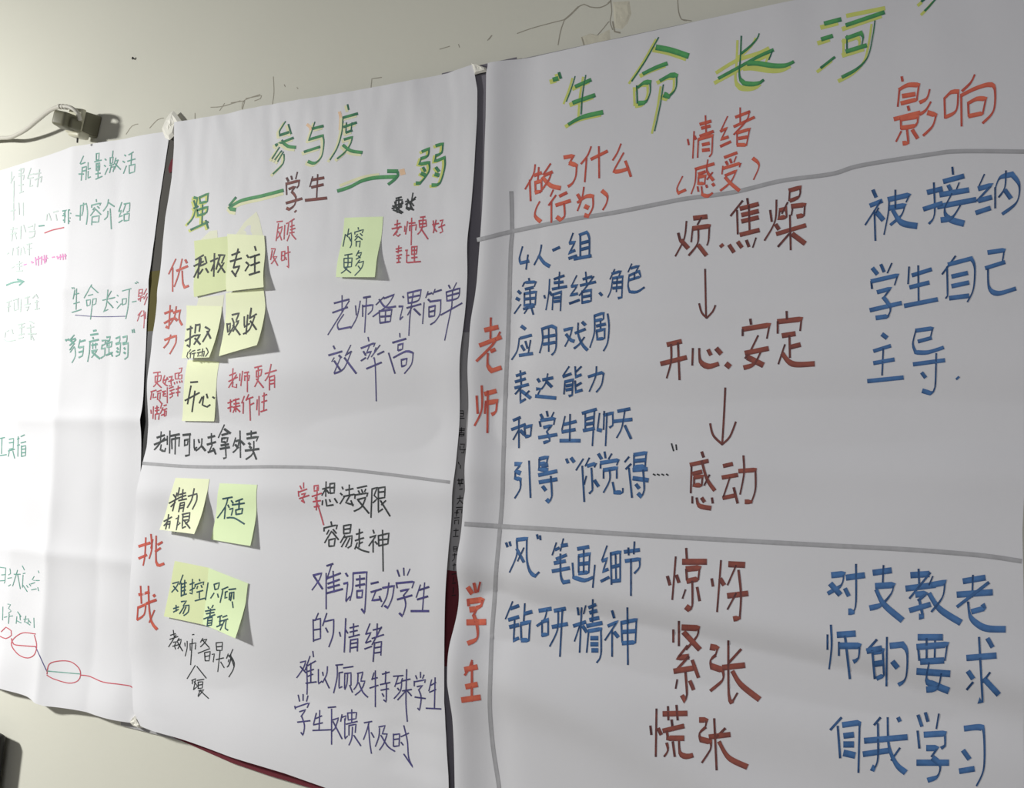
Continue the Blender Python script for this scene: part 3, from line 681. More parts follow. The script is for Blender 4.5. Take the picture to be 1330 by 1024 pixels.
w2('handwriting', 'red', 'N', 2.2, 1.4, """640 410 680 400|660 375 655 440|620 440 690 425|680 420 630 490|660 460 645 480 665 495 680 480
715 420 712 460|735 385 720 480|745 400 790 395|750 415 750 455|750 420 800 410 795 450|765 360 762 560
830 355 865 350|820 380 870 375 875 420 825 430 820 380|825 405 870 400|850 355 840 440 810 480|835 440 885 515
925 380 930 430 950 460|945 375 925 470|920 410 965 400|975 380 1000 375 985 410 995 460 975 470|965 430 1010 410
650 590 690 580|670 565 665 620|650 610 690 600|655 640 690 630|670 640 668 690|655 690 680 685|655 660 685 655
720 600 735 598|725 640 745 635|730 600 728 690|765 575 805 570 800 625 765 630 765 575|765 600 800 598|785 575 785 680|765 655 805 650|735 690 830 682""", 'red lines 老师更好管理')
w2('handwriting', 'red', 'M', 1.9, 1.3, """875 480 910 475|885 490 870 600|885 520 910 510 895 560 870 590|885 540 905 595
925 500 920 590|935 490 950 485 940 560|955 480 985 460|960 510 985 500|960 530 990 520|970 470 970 560|955 550 985 545|955 560 940 600|970 560 995 590
840 650 865 650 850 700 875 700 840 745|845 660 835 720|850 700 880 755|905 670 903 720|905 670 925 665 922 720 905 725|905 695 922 692|930 680 960 670|945 635 950 770 940 760|930 705 935 720""", 'red words 反馈及时')
w2('handwriting', 'violet', 'P', 2.4, 1.4, """165 215 260 190|215 165 215 270|155 275 250 240|260 200 125 415|225 285 185 350 195 380 270 365
300 230 305 290|330 200 310 300 270 375|350 180 395 172|345 225 345 300|345 235 410 225 405 260 380 285|370 180 358 400
480 175 430 225|480 185 545 160 500 230 410 300|450 190 490 240 555 235|450 265 455 340|450 265 530 255 520 330 455 340|460 300 525 295|490 265 488 335
600 170 605 180|575 235 600 235 580 320 600 300|630 150 715 130 700 195 635 215 630 150|635 180 705 165|625 245 715 220|665 150 645 300 638 420|660 235 630 290|670 250 710 290
760 140 745 180|755 160 785 150|805 125 790 160|800 145 845 130|735 210 725 345|760 190 770 200|770 205 840 195 835 280 800 335 775 350|765 240 765 300|765 240 805 230 800 295 765 300|768 270 800 262
890 100 900 120|940 85 920 125|875 145 960 120 950 180 880 200 875 145|880 170 955 150|915 130 910 240|840 290 975 214|910 230 865 450""", 'violet line 老师备课简单')
w2('handwriting', 'violet', 'P', 2.7, 1.3, """160 485 170 505|130 545 215 520|165 560 150 585|195 545 210 560|205 560 165 655|165 580 205 640|270 480 235 550|240 540 275 520|270 530 225 630 165 660|230 560 305 660
380 430 385 455|335 500 425 465 415 490|390 480 370 530 400 520 375 570|350 520 365 545|335 580 365 560|430 495 420 520|440 540 480 520|455 480 400 555|370 630 465 590|415 560 425 600 432 835
580 405 582 430|535 465 620 440|570 480 568 515|570 480 600 470 598 505 570 515|510 530 550 660|540 560 620 520 665 530 655 600 610 660|590 570 592 615|590 575 625 565 620 605 592 615""", 'violet line 效率高')
w2('handwriting', 'black', 'S', 1.5, 1.1, """140 170 185 155|165 125 175 190|135 205 205 180|190 165 125 270|165 230 195 225 175 260 185 290|160 265 215 250|215 195 200 220|205 215 235 205 225 245 205 285|200 225 245 305
265 235 268 265|285 220 285 280 268 350|330 165 345 162|310 240 312 300|310 245 360 235 355 290|330 200 315 425
420 195 400 230|415 215 455 200 440 230 400 270|425 220 475 275|380 325 480 285|435 320 440 385|435 320 485 310 475 390 440 390|440 355 480 345
500 335 520 330 510 400|535 235 540 300|535 235 590 230 585 300 540 300|540 270 585 265|535 380 600 365|570 300 550 485|575 400 605 450
640 330 625 370|635 350 665 340 650 420 630 445|645 380 640 400|680 290 650 360|655 340 690 400 685 460 645 530|660 350 690 440|665 370 640 440
355 430 285 545|370 440 450 540|325 560 360 545 340 640|330 555 330 590|340 640 375 610 345 570|370 560 430 550|380 575 380 630|380 575 420 570 415 625 380 630|385 600 415 595|400 640 380 690|385 650 430 640 380 700|400 650 470 715""", 'thin black line 教师备课够 with a small word below')
w2('handwriting', 'red', 'R', 2.2, 1.5, """108 115 115 130|125 100 125 125|100 140 102 165|100 145 140 130|115 155 135 150 120 175 130 195 115 185|105 175 150 160
175 115 195 112 195 135 175 140 175 115|165 165 210 150|190 120 185 230|170 190 205 185|175 215 200 210|180 170 200 230 220 300""", 'small red word 学生')
w2('handwriting', 'black', 'R', 2.4, 1.7, """215 130 245 122|232 95 230 165|230 130 212 160|235 135 245 150|250 105 252 150|250 105 272 102 270 148 252 150|252 125 270 122|215 185 213 205|230 180 235 210 265 205|248 180 252 190|272 175 285 195
308 120 312 130|300 150 308 158|298 200 320 165|325 135 360 128|342 110 342 160|315 165 365 155|345 160 325 195 360 205|350 185 360 210
380 125 425 115|385 138 390 148|400 132 405 145|420 130 415 142|370 155 368 175|370 158 430 148 425 165|380 180 420 170 400 215 365 235|385 185 435 245
450 130 475 122 460 160 475 175 455 195|450 130 445 265|480 125 512 120 510 170 482 175|482 145 510 142|480 125 480 240 500 225|515 185 495 205|490 185 535 258
255 285 258 300|222 315 222 330|222 315 285 300 280 320|245 325 235 345|265 322 280 340|258 330 225 385|262 335 290 370|245 370 245 400|245 372 275 365 270 400 245 402
315 305 315 340|315 305 350 298 345 338 315 342|318 322 345 318|320 350 300 385|315 360 355 352 350 400 335 410|330 362 305 405|345 362 325 405
375 345 405 335|390 320 388 370|370 375 410 362|390 375 388 405|390 390 405 382|380 385 368 415|375 405 400 420 435 430
455 325 460 340|440 360 470 350 435 400|455 375 455 430|465 380 475 392|480 350 482 400|480 352 530 340 525 390 482 400|482 372 525 368|500 325 503 520""", 'black lines 想法受限 容易走神')
w2('handwriting', 'violet', 'R', 2.6, 1.7, """170 540 210 530 200 560 165 610|175 545 215 605|235 495 265 485|258 490 235 560|232 530 232 700|235 555 300 530|240 580 295 560|240 600 295 585|235 625 310 605|265 520 270 620
325 530 335 545|315 580 335 575 325 665 345 640|360 530 358 600 345 660|360 530 425 525 420 640 415 720 400 700|375 560 415 555|392 540 392 600|372 590 415 582|378 615 378 645|378 615 405 612 402 645 378 645
445 580 480 572|445 620 495 605|470 610 450 660 485 655|485 640 495 665|500 600 555 590 545 650 525 695 510 685|530 575 520 640 495 690
570 515 580 545|600 505 602 540|630 510 618 540|565 575 570 600|565 578 650 570 640 600|585 615 625 605 600 635|570 655 640 635|600 635 610 680 595 735 580 720
680 585 660 645|675 610 720 595|665 655 715 640|700 575 690 705|635 710 720 710""", 'violet line 难调动学生')
w2('handwriting', 'violet', 'R', 2.2, 1.6, """195 720 180 755|170 750 172 855|170 755 205 745 205 840 172 850|172 800 205 795|235 720 215 780|225 760 268 750 265 820 245 880|230 790 240 810
295 810 300 830|325 745 318 905|325 800 335 815|345 790 385 780|345 810 380 802|362 770 362 830|340 835 390 822|348 845 345 905|348 848 382 842 380 900|350 865 380 860|350 885 380 880
440 770 420 820|420 820 445 812 420 860|420 862 445 852|415 890 448 878|455 800 495 790|475 770 472 830|450 840 505 822|495 785 450 870|462 860 455 950|462 862 495 855 492 920|462 885 492 880|460 910 492 905""", 'violet line 的情绪')
w2('handwriting', 'violet', 'T', 2.0, 1.5, """110 115 150 105 130 160 85 225|110 145 150 190|180 70 145 170|155 130 160 270 158 345|160 140 220 105|165 180 205 165|165 215 200 200|150 265 225 255|185 120 185 255|200 35 205 75
240 165 240 270 265 250|270 185 275 210|305 145 300 200 270 260|285 230 318 300
365 135 415 130|375 140 375 220 350 335|390 190 388 300 410 290|390 190 415 185|420 155 490 145|430 195 428 300|430 195 475 190 475 280|450 195 445 270 430 310|465 280 485 330
520 195 560 185 545 250 575 250 550 310 505 350|525 200 520 270 495 310|530 260 560 330 595 365
640 190 625 240|625 235 665 225|650 175 650 435|610 300 670 280|700 200 750 185|725 180 722 260|685 275 755 260|690 315 745 305|730 265 728 400 710 385|700 340 710 360
780 215 850 210|815 215 790 290|800 270 840 260 830 320 785 375|810 300 820 315|845 230 835 260|840 250 900 235|845 320 910 310|875 165 870 400 880 540|870 320 810 385|880 320 910 355
940 210 950 235|975 185 975 225|1000 205 990 230|930 250 930 285|930 255 1010 240 1005 260|950 290 990 280 960 315|935 365 1010 375|965 320 980 370 968 460 955 445
1055 240 1035 320|1050 280 1085 260|1040 330 1085 310|1080 225 1075 445|1015 445 1122 450""", 'violet line 难以顾及特殊学生')
w2('handwriting', 'violet', 'T', 2.0, 1.5, """95 350 105 395|130 345 130 390|165 355 155 395|70 430 75 450|75 440 175 405 160 440|105 470 150 455 115 505|90 545 180 535|120 505 140 570 130 640 115 620
225 480 205 560|220 520 265 500|205 565 270 550|250 460 245 600|200 605 330 600
310 440 365 435|335 450 335 600 335 705|340 530 385 515 360 590 340 610|345 540 410 665
410 490 400 540|410 510 440 500 430 540|430 520 430 665 450 645|450 480 515 475 510 520 455 530 450 480|480 455 480 545|440 560 520 540|460 570 460 640|460 570 510 560 505 620|485 580 480 660 460 710|495 640 545 715
570 550 625 540|605 545 590 600 565 670|600 560 610 690 622 770|620 620 640 655
675 580 720 570 700 630 735 630 710 700 680 745|680 590 675 650 650 720|690 640 740 720 790 755
780 630 780 720|780 635 825 630 820 715 785 720|785 670 820 665|835 650 890 625|855 570 880 680 890 800 920 870 855 775|835 690 850 710""", 'violet line 学生反馈不及时')

# ------------------------------------------------------------------ writing on the left sheet
def w1(name, ink, v, wh, wv, text, label=None, **k): return write(name, sheet1, h1, ink, v, wh, wv, text, label, **k)
w1('handwriting', 'palegreen', 'U', 1.8, 1.2, """720 85 690 150|695 155 735 140|710 180 700 295|710 185 745 175 740 290|712 215 742 208|760 140 758 200 780 190|760 215 758 275 780 265|720 240 680 240
830 65 830 120|830 65 855 60 852 115 830 120|815 135 875 120|830 150 830 210|830 150 860 145 858 205 830 210|832 180 858 175|845 150 845 275|825 240 865 232|825 285 880 260
905 110 915 120|900 165 910 175|905 245 930 190|950 100 950 150|950 100 975 95 970 145 952 150|945 165 980 158|960 165 945 230|965 180 985 175 975 220|1000 100 985 150|1000 125 1020 120|1015 130 985 200|990 150 1040 200|975 40 970 90
1075 75 1085 85|1060 130 1075 140|1065 235 1090 170|1150 50 1110 75|1100 130 1165 110|1135 65 1130 155|1115 165 1115 230|1115 168 1165 155 1160 220 1115 235""", 'pale green words 能量激活')
w1('handwriting', 'palegreen', 'U', 1.9, 1.3, """695 510 690 640|695 515 745 495 755 580 745 675|720 490 715 560 705 600|655 600 685 602
830 460 832 480|790 510 790 530|790 510 870 490 860 510|815 530 800 550|840 520 855 535|825 540 780 600|830 550 870 590|795 610 790 680|800 610 855 600 850 655 800 655
935 460 925 510 890 560|940 490 985 520|930 560 925 610 900 635|950 540 960 715
1050 485 1025 560|1025 565 1050 555 1025 610 1055 600|1025 660 1055 640|1070 500 1120 490 1115 560 1095 570|1085 500 1060 570|1070 590 1070 640|1070 590 1115 580 1110 640 1070 645
540 560 600 550|540 600 610 580|560 560 555 660|590 550 590 670|545 640 605 620|550 580 600 650|335 690 380 685""", 'pale green words 内容介绍')
w1('handwriting', 'faint', 'U', 1.6, 1.3, """100 220 95 300|90 320 120 260|120 300 115 480|160 210 205 190 200 230 160 240|160 260 205 250 200 290|180 190 180 400|160 340 200 330|165 405 200 390|265 190 235 280|240 250 290 240|245 280 285 270|260 290 255 350 280 340|300 240 350 230|340 200 330 280 320 350|300 290 360 260 350 310
115 490 115 640|90 560 130 550|160 490 165 590|200 490 200 600
90 720 145 710|90 760 140 750|110 700 100 820|125 740 140 800|180 690 175 800|200 680 220 740|240 700 280 690|250 740 300 730 290 780 250 790|300 670 290 720|405 590 400 640|420 580 440 640|460 570 500 560|480 590 490 640
60 930 75 925|110 880 105 940|140 880 160 870|150 890 150 940|180 880 175 940|200 870 215 930|230 850 270 840|250 840 250 940|235 890 270 880""", 'washed-out writing near the left edge')
w1('underline', 'red', 'U', 1.6, 1.3, "385 750 450 725 550 703", 'short red underline')
w1('handwriting', 'pink', 'V', 1.7, 1.3, "205 95 285 75|270 65 285 75|305 30 310 95|330 20 330 100|310 50 360 30|360 20 355 90|380 10 385 80|400 10 395 70|370 50 410 35|450 30 470 25|490 20 500 45|520 5 520 50|540 0 545 50|560 0 565 45|500 30 570 15", 'faded pink words and arrow')
w1('drawn_arrow', 'palegreen', 'V', 2.4, 1.6, "55 270 120 245 205 238|150 220 205 238 165 270", 'small green arrow')
w1('handwriting', 'faint', 'V', 1.6, 1.3, """100 120 120 110|140 90 190 75|165 60 165 150|140 150 195 145|145 110 185 105
55 420 95 405|60 460 90 450|75 420 70 500|110 400 160 385|120 420 120 490 150 480|150 390 155 480|180 390 175 500|215 380 255 370|235 370 235 430|210 440 260 430|220 460 250 455 230 490|280 380 300 360|310 350 325 380|300 420 330 410|315 400 315 480|300 480 340 470
55 670 75 660|100 650 110 690|30 740 60 755 130 745|155 610 210 600|165 640 205 630|185 610 180 700|160 700 205 690|255 580 290 600|230 640 290 630|260 610 265 740|240 690 310 690|270 700 290 745|160 730 200 720|45 680 40 720""")
w1('handwriting', 'palegreen', 'V', 1.5, 1.1, """620 290 625 300|635 290 640 300|645 310 630 390|640 350 680 340|635 430 685 415|660 300 655 480|620 505 700 480
790 265 725 380|785 280 845 335|760 360 800 350|745 400 750 450|745 400 780 395 775 440 750 450|800 390 830 385 825 430 805 440|800 395 780 565
960 320 925 380|930 310 915 450 890 500 930 480|885 400 990 375|925 410 975 465
1010 355 1020 365|1005 410 1015 420|1010 470 1045 430|1055 320 1130 300|1055 390 1055 440|1055 390 1090 385 1085 430 1055 440|1115 310 1105 450 1085 560
1165 250 1175 255|1180 240 1190 250|1140 415 1175 408""", 'pale green words “生命长河”')
w1('underline', 'violet', 'V', 1.0, 1.0, "650 528 850 542 1090 538", 'thin underline below 生命长河')
w1('handwriting', 'red', 'V', 1.5, 1.1, """1200 310 1195 370|1200 310 1230 305 1225 360 1200 365|1200 340 1230 335|1190 390 1240 370|1215 370 1210 410|1195 400 1200 390|1265 300 1240 350|1270 340 1240 390|1270 370 1245 440
1215 500 1185 580|1190 530 1225 490|1240 490 1245 560 1240 640|1215 540 1250 520|1255 500 1255 560""", 'small red word by the right edge')
w1('handwriting', 'palegreen', 'V', 2.3, 1.3, """805 665 830 660|780 700 845 690|565 740 575 750|585 735 595 745|640 700 605 740|620 740 650 730|600 790 655 740|600 740 640 780|635 780 600 830|640 800 605 850|645 810 650 880 620 940
690 740 675 810|685 760 735 745|680 810 720 800 710 880 680 895|680 850 715 840
800 720 805 735|770 760 850 740|775 760 770 850 755 930|790 790 840 780|800 770 800 820|825 770 825 815|790 840 840 830 790 895|795 850 860 905
880 750 910 745 905 780 880 790|880 790 875 820 905 815 900 880 870 900|920 720 950 715 945 745 922 750|920 770 965 760 960 800 925 805 920 770|940 750 940 860|915 875 970 850|955 850 970 885
1000 730 1035 715 1030 760 1000 775|1000 780 1040 770 1030 870 1000 885|1010 810 1020 825|1005 840 1020 850|1060 720 1095 710 1090 760 1060 770|1060 780 1105 770 1100 890 1075 910|1070 810 1080 825|1068 850 1082 860|1140 655 1145 680|1155 650 1160 680""", 'green words “参与度强弱”')
w1('handwriting', 'palegreen', 'Y', 1.6, 1.1, "0 340 25 335|10 340 8 425|0 435 35 430|50 345 75 340 72 395 50 400|50 365 72 362|45 410 80 400|50 415 45 440|70 410 80 450|95 345 105 340|100 330 98 440|95 380 108 375|115 330 135 320|115 365 142 358|118 380 118 440|118 385 142 380 140 435 118 440|120 400 140 398|120 420 140 418", 'pale green word 工具箱')
w1('handwriting', 'palegreen', 'W', 1.2, 0.9, """0 190 80 200 70 390 60 420|20 300 75 295|0 385 70 380|140 210 150 280 120 300|110 350 165 340|120 460 150 440|200 290 290 290|250 230 180 460|250 290 290 500|320 170 350 230|330 280 360 275|330 300 320 480|330 450 390 540|380 450 400 480|420 430 440 460|490 320 460 370 490 380|440 430 500 410|450 515 520 500|550 240 560 270|510 380 565 380|540 480 555 530
40 760 35 950|110 720 150 725 120 780 160 820 120 850|60 910 180 890|130 860 120 1000|250 830 300 900|240 900 230 1000|280 860 290 950|240 960 300 990|370 890 350 980|340 940 410 930 400 1000|370 980 430 1020|485 920 490 1060|410 950 440 990""", 'faint green lines above the red ovals')
w1('drawn_oval', 'red', 'X', 1.3, 1.2, "5 340 25 320 48 335 50 355 25 370 0 360|155 350 100 345 60 370 50 400 80 440 120 455 150 440 160 400 150 355|205 525 215 482 260 468 310 472 345 500 352 530 340 555 300 565 230 545 205 530", 'thin red ovals')
w1('drawn_line', 'red', 'X', 1.4, 1.3, "50 370 60 395 110 402 155 405|352 530 390 535 450 560 520 570 570 578 586 590", 'thin red line running from the ovals')
w1('drawn_line', 'violet', 'X', 1.1, 1.0, "155 405 175 450 205 515", 'thin violet slanting line')
w1('drawn_line', 'palegreen', 'X', 1.3, 1.2, "205 512 350 525")

# ------------------------------------------------------------------ sticky notes
def solve_uv(q, c, x, z):
    """u,v of a wall point inside quad c (TL,TR,BR,BL)"""
    u, v = .5, .5
    for _ in range(8):
        px_ = (1-u)*(1-v)*c[0][0] + u*(1-v)*c[1][0] + u*v*c[2][0] + (1-u)*v*c[3][0]
        pz_ = (1-u)*(1-v)*c[0][1] + u*(1-v)*c[1][1] + u*v*c[2][1] + (1-u)*v*c[3][1]
        ux = (1-v)*(c[1][0]-c[0][0]) + v*(c[2][0]-c[3][0]); uz = (1-v)*(c[1][1]-c[0][1]) + v*(c[2][1]-c[3][1])
        vx = (1-u)*(c[3][0]-c[0][0]) + u*(c[2][0]-c[1][0]); vz = (1-u)*(c[3][1]-c[0][1]) + u*(c[2][1]-c[1][1])
        det = ux * vz - uz * vx
        dx, dz = x - px_, z - pz_
        u += (dx * vz - dz * vx) / det; v += (ux * dz - uz * dx) / det
    return u, v
def note(corners, hinge, lifts, base, label, ink, texts, flap=None):
    """corners in photo px (TL,TR,BR,BL); glued above the hinge, free flap below"""
    def lift_uv(u, v):
        t = max(0.0, (v - hinge) / (1 - hinge))
        return base + ((1 - u) * lifts[0] + u * lifts[1]) * (t ** 1.25)
    c = []
    for k, (x, y) in enumerate(corners):
        hh = h2(*[getattr(hit(x, y, .014), a) for a in 'xz']) + (base if k < 2 else base + lifts[1 if k == 2 else 0])
        p = hit(x, y, hh); c.append((p.x, p.z))
    def hf(x, z):
        u, v = solve_uv(None, c, x, z)
        u_, v_ = min(1, max(0, u)), min(1, max(0, v))
        xs, zs = [sum(w * c[i][k] for i, w in enumerate(((1-u_)*(1-v_), u_*(1-v_), u_*v_, (1-u_)*v_))) for k in (0, 1)]
        return h2(xs, zs) + lift_uv(u_, v_)
    n = 14
    vs_ = []
    for j in range(n + 1):
        for i in range(n + 1):
            u, v = i / n, j / n
            x, z = [sum(w * c[i2][k] for i2, w in enumerate(((1-u)*(1-v), u*(1-v), u*v, (1-u)*v))) for k in (0, 1)]
            vs_.append(Vector((x, -(h2(x, z) + lift_uv(u, v)), z)))
    fs = [(j*(n+1)+i, j*(n+1)+i+n+1, j*(n+1)+i+n+2, j*(n+1)+i+1) for j in range(n) for i in range(n)]
    root = empty('sticky_note', vs_[n // 2])
    o = mesh_obj('note_paper', vs_, fs, 'noteolive' if ('left of the' in label) else 'notegreen' if ink == 'teal' else 'note', smooth=True)
    so = o.modifiers.new('thickness', 'SOLIDIFY'); so.thickness = .00025; so.offset = -1
    es = o.modifiers.new('crisp_edge', 'EDGE_SPLIT'); es.split_angle = math.radians(40)
    keep(o, root)
    tag(root, label, 'sticky note', 'green sticky notes on the middle sheet')
    if flap:
        fo = mesh_obj('gummed_strip', [hit_surface(x, y, h2, .0002) for x, y in flap], [tuple(range(len(flap)))[::-1]], 'noteflap')
        sf = fo.modifiers.new('thickness', 'SOLIDIFY'); sf.thickness = .0003
        keep(fo, root); fo['label'] = 'paler gummed strip showing above the note'
    for (v, wh, wv, t) in texts:
        write('handwriting', root, hf, ink, v, wh, wv, t, lift=.0004)
    return root
note([(252, 313), (296, 307), (295, 376), (252, 386)], .4, (.004, .003), .0006, 'pale green note reading 积极, left of the top pair', 'black',
     [('M', 2.6, 1.9, """410 690 360 720|350 760 410 730|385 710 375 835|380 770 350 830|395 710 390 760 430 740 420 700|405 780 385 810|425 775 440 800
455 730 500 710|480 680 475 825|475 750 460 790|505 690 545 690 525 740 540 740 500 800|505 740 545 800|515 690 490 780""")], [(258, 314), (273, 300), (282, 299), (283, 312)])
note([(295, 304), (343, 306), (342, 373), (294, 379)], .25, (.005, .011), .0024, 'pale green note reading 专注, right of the top pair with a lifted corner', 'black',
     [('M', 2.8, 1.9, """590 690 640 670|580 730 650 710|630 650 600 770|600 770 640 760 610 820|590 790 615 825
685 690 695 705|680 735 692 745|675 790 700 750|735 635 742 660|705 705 765 685|710 755 765 735|735 690 735 800|700 815 765 795""")], [(304, 308), (318, 288), (333, 275), (337, 285), (342, 308)])
note([(242, 397), (288, 398), (272, 464.5), (236, 465.5)], .05, (.014, .024), .0012, 'pale green note reading 投入 with small brackets below, curling out', 'black',
     [('O', 2.8, 1.9, "280 215 310 205|300 195 295 315 280 305|270 280 320 250|330 185 325 235|330 190 355 185 350 225|325 250 355 245 320 300|325 265 355 300|385 200 410 215 370 285|395 225 415 265"),
      ('O', 1.6, 1.2, "285 345 278 370 288 385|300 330 290 345|305 345 295 355|300 355 298 380|310 340 325 335|308 355 328 350|320 352 318 380|340 335 355 330|338 350 358 345|348 350 340 370 358 365|360 345 380 340 375 370|370 325 365 370|390 320 402 345 385 370")], [(255, 400), (258, 387), (291, 383), (289, 402)])
note([(293, 381), (342, 375), (334, 448.5), (284, 463)], .30, (.010, .026), .0016, 'pale green note reading 吸收, lower edge slanting up to the right', 'black',
     [('O', 2.6, 1.8, "510 180 515 230|510 185 530 180 525 225|540 150 550 190 520 245|540 130 580 120 560 170 580 165 545 225|545 190 585 245|610 140 610 200 640 180|630 130 620 240|650 90 640 150|640 150 680 125|670 140 640 215 605 240|645 165 680 215")])
note([(244, 468), (285, 470), (278, 547.5), (236, 547)], .40, (.004, .006), .0005, 'pale green note reading 开心, lowest of the upper notes', 'black',
     [('O', 2.4, 1.8, "300 520 340 517|268 625 350 580|302 540 282 645|325 570 308 690|375 600 368 650 395 662 412 650|392 588 398 610|428 605 437 611|350 640 366 605")])
note([(447.5, 283), (497.5, 281.5), (486.5, 360), (436, 360)], .35, (.006, .014), .0006, 'green note reading 内容更多, alone on the right half', 'teal',
     [('N', 1.7, 1.2, """275 480 258 570|280 490 320 470 320 560 310 580|300 440 290 500|300 500 315 530|370 430 372 445|345 465 345 480|345 465 408 445 400 470|365 480 350 500|385 475 400 490|370 495 345 525|375 500 400 520|355 530 355 570|360 535 385 530 380 575
270 635 325 625|265 660 325 655 320 720 265 725 265 660|265 690 320 688|295 635 290 725 245 768|270 730 315 765|375 600 355 640|370 620 395 615 380 650 355 665|370 640 385 655|380 670 350 715|375 690 410 680 395 730 345 785|370 715 385 735""")])
note([(228, 621), (272, 622.5), (252.5, 694), (206, 688.5)], .20, (.014, .030), .0006, 'pale green note reading 精力有限, tilted far out from the sheet', 'black',
     [('Q', 2.2, 1.6, """290 190 300 205|325 150 315 200|265 240 330 205|310 180 285 285|300 235 275 260|325 190 360 180|330 205 362 195|345 160 340 220|320 225 365 215|330 240 320 290|330 240 355 235 345 290|330 255 350 250|328 270 348 265
375 200 425 185 425 220 400 275|410 155 395 220 370 265|235 345 280 320|262 305 255 345 235 370|252 350 245 390|252 350 272 345 265 385|252 362 270 360
305 330 320 320 315 345 330 355 310 370|320 310 305 410|340 305 385 295 380 335 345 340|345 320 380 315|345 305 340 385 360 375|380 340 360 360|355 345 385 385""")])
note([(285.5, 628), (334, 630), (325, 709.5), (274, 701)], .40, (.005, .011), .0007, 'green note reading 不适, to the right of the 精力有限 note', 'teal',
     [('Q', 2.3, 1.6, "575 215 630 205|605 210 590 260 545 325|590 265 585 330|605 250 612 265|690 215 650 230|630 250 700 240|670 225 668 275|650 280 652 305|650 280 690 270 685 300 652 305|625 225 635 240|615 275 635 270 625 310|600 325 640 325 700 360")])
note([(227, 729), (272, 738), (265, 812), (212.5, 801)], .40, (.006, .007), .0006, 'pale green note reading 难控场, left of the bottom pair', 'teal',
     [('Q', 1.9, 1.4, """285 705 320 695 310 720 280 755|290 720 315 750|345 655 325 710|335 700 335 780|335 710 365 700|335 730 360 722|335 750 360 742|335 775 365 765|355 685 352 770
385 710 410 700|400 680 398 765 385 760|385 745 412 730|440 680 442 690|415 715 415 725|415 712 465 695 462 712|430 720 425 735|450 715 455 728|425 755 460 745|440 755 440 790|415 805 470 790
290 850 320 840|305 830 305 865|290 870 318 855|335 810 365 805 345 835 380 830 375 870 350 890|350 840 325 880|362 840 345 880""")])
note([(271, 738), (322, 758), (306, 829.5), (263, 811)], .35, (.009, .018), .0026, 'pale green note reading 只顾着玩, right of the bottom pair', 'teal',
     [('Q', 2.1, 1.4, """525 710 530 740|525 710 555 700 548 735 530 740|525 760 505 790|545 765 550 785|570 740 605 725|575 745 560 815|590 755 588 790 600 785|590 755 602 750|610 740 650 735|615 760 612 800|615 760 640 755 638 795|628 755 620 805|630 810 635 845
490 840 495 850|520 830 512 845|475 865 530 855|480 880 525 872|505 850 500 895|465 910 530 885|490 900 485 950|490 905 515 900 510 945 485 950|490 920 512 918|488 935 512 932
545 900 570 890|555 925 570 920|540 955 575 940|560 895 558 945|575 900 600 890|575 920 605 910|585 920 560 975|595 915 590 965 605 975|490 700 475 800""")])
# ------------------------------------------------------------------ socket, plug and cable
import bmesh
def rbox(name, size, mat, loc, rot=None, bev=.003, parent=None, taper=1.0):
    bm = bmesh.new()
    bmesh.ops.create_cube(bm, size=1.0)
    for v in bm.verts:
        k = taper if v.co.y < 0 else 1.0
        v.co = Vector((v.co.x * size[0] * k, v.co.y * size[1], v.co.z * size[2] * k))
    bmesh.ops.bevel(bm, geom=bm.edges[:] , offset=bev, segments=3, profile=.6, affect='EDGES')
    me = bpy.data.meshes.new(name); bm.to_mesh(me); bm.free()
    me.materials.append(M[mat])
    me.polygons.foreach_set('use_smooth', [True] * len(me.polygons))
    o = bpy.data.objects.new(name, me); scene.collection.objects.link(o)
    o.matrix_world = Matrix.Translation(loc) @ (rot.to_4x4() if rot else Matrix.Identity(4))
    if parent: keep(o, parent)
    return o
def tube(name, pts, r, mat, parent=None, seg=12):
    P = [Vector(p) for p in pts]; path = []
    for i in range(len(P) - 1):
        p0, p1, p2, p3 = P[max(0, i-1)], P[i], P[i+1], P[min(len(P)-1, i+2)]
        for k in range(8):
            t = k / 8
            path.append(0.5 * (2*p1 + (p2-p0)*t + (2*p0-5*p1+4*p2-p3)*t*t + (3*p1-p0-3*p2+p3)*t**3))
    path.append(P[-1])
    vs_, fs = [], []
    up = Vector((0, 0, 1))
    for i, p in enumerate(path):
        t = (path[min(len(path)-1, i+1)] - path[max(0, i-1)]).normalized()
        a = t.cross(Vector((0, 1, .01))).normalized(); b = t.cross(a)
        for k in range(seg):
            an = 2 * math.pi * k / seg
            vs_.append(p + (a * math.cos(an) + b * math.sin(an)) * r)
    for i in range(len(path) - 1):
        for k in range(seg):
            q = i * seg + k; q2 = i * seg + (k + 1) % seg
            fs.append((q, q2, q2 + seg, q + seg))
    fs.append(tuple(range(seg))[::-1]); fs.append(tuple(range(len(vs_) - seg, len(vs_))))
    o = mesh_obj(name, vs_, fs, mat, None, True)
    if parent: keep(o, parent)
    return o
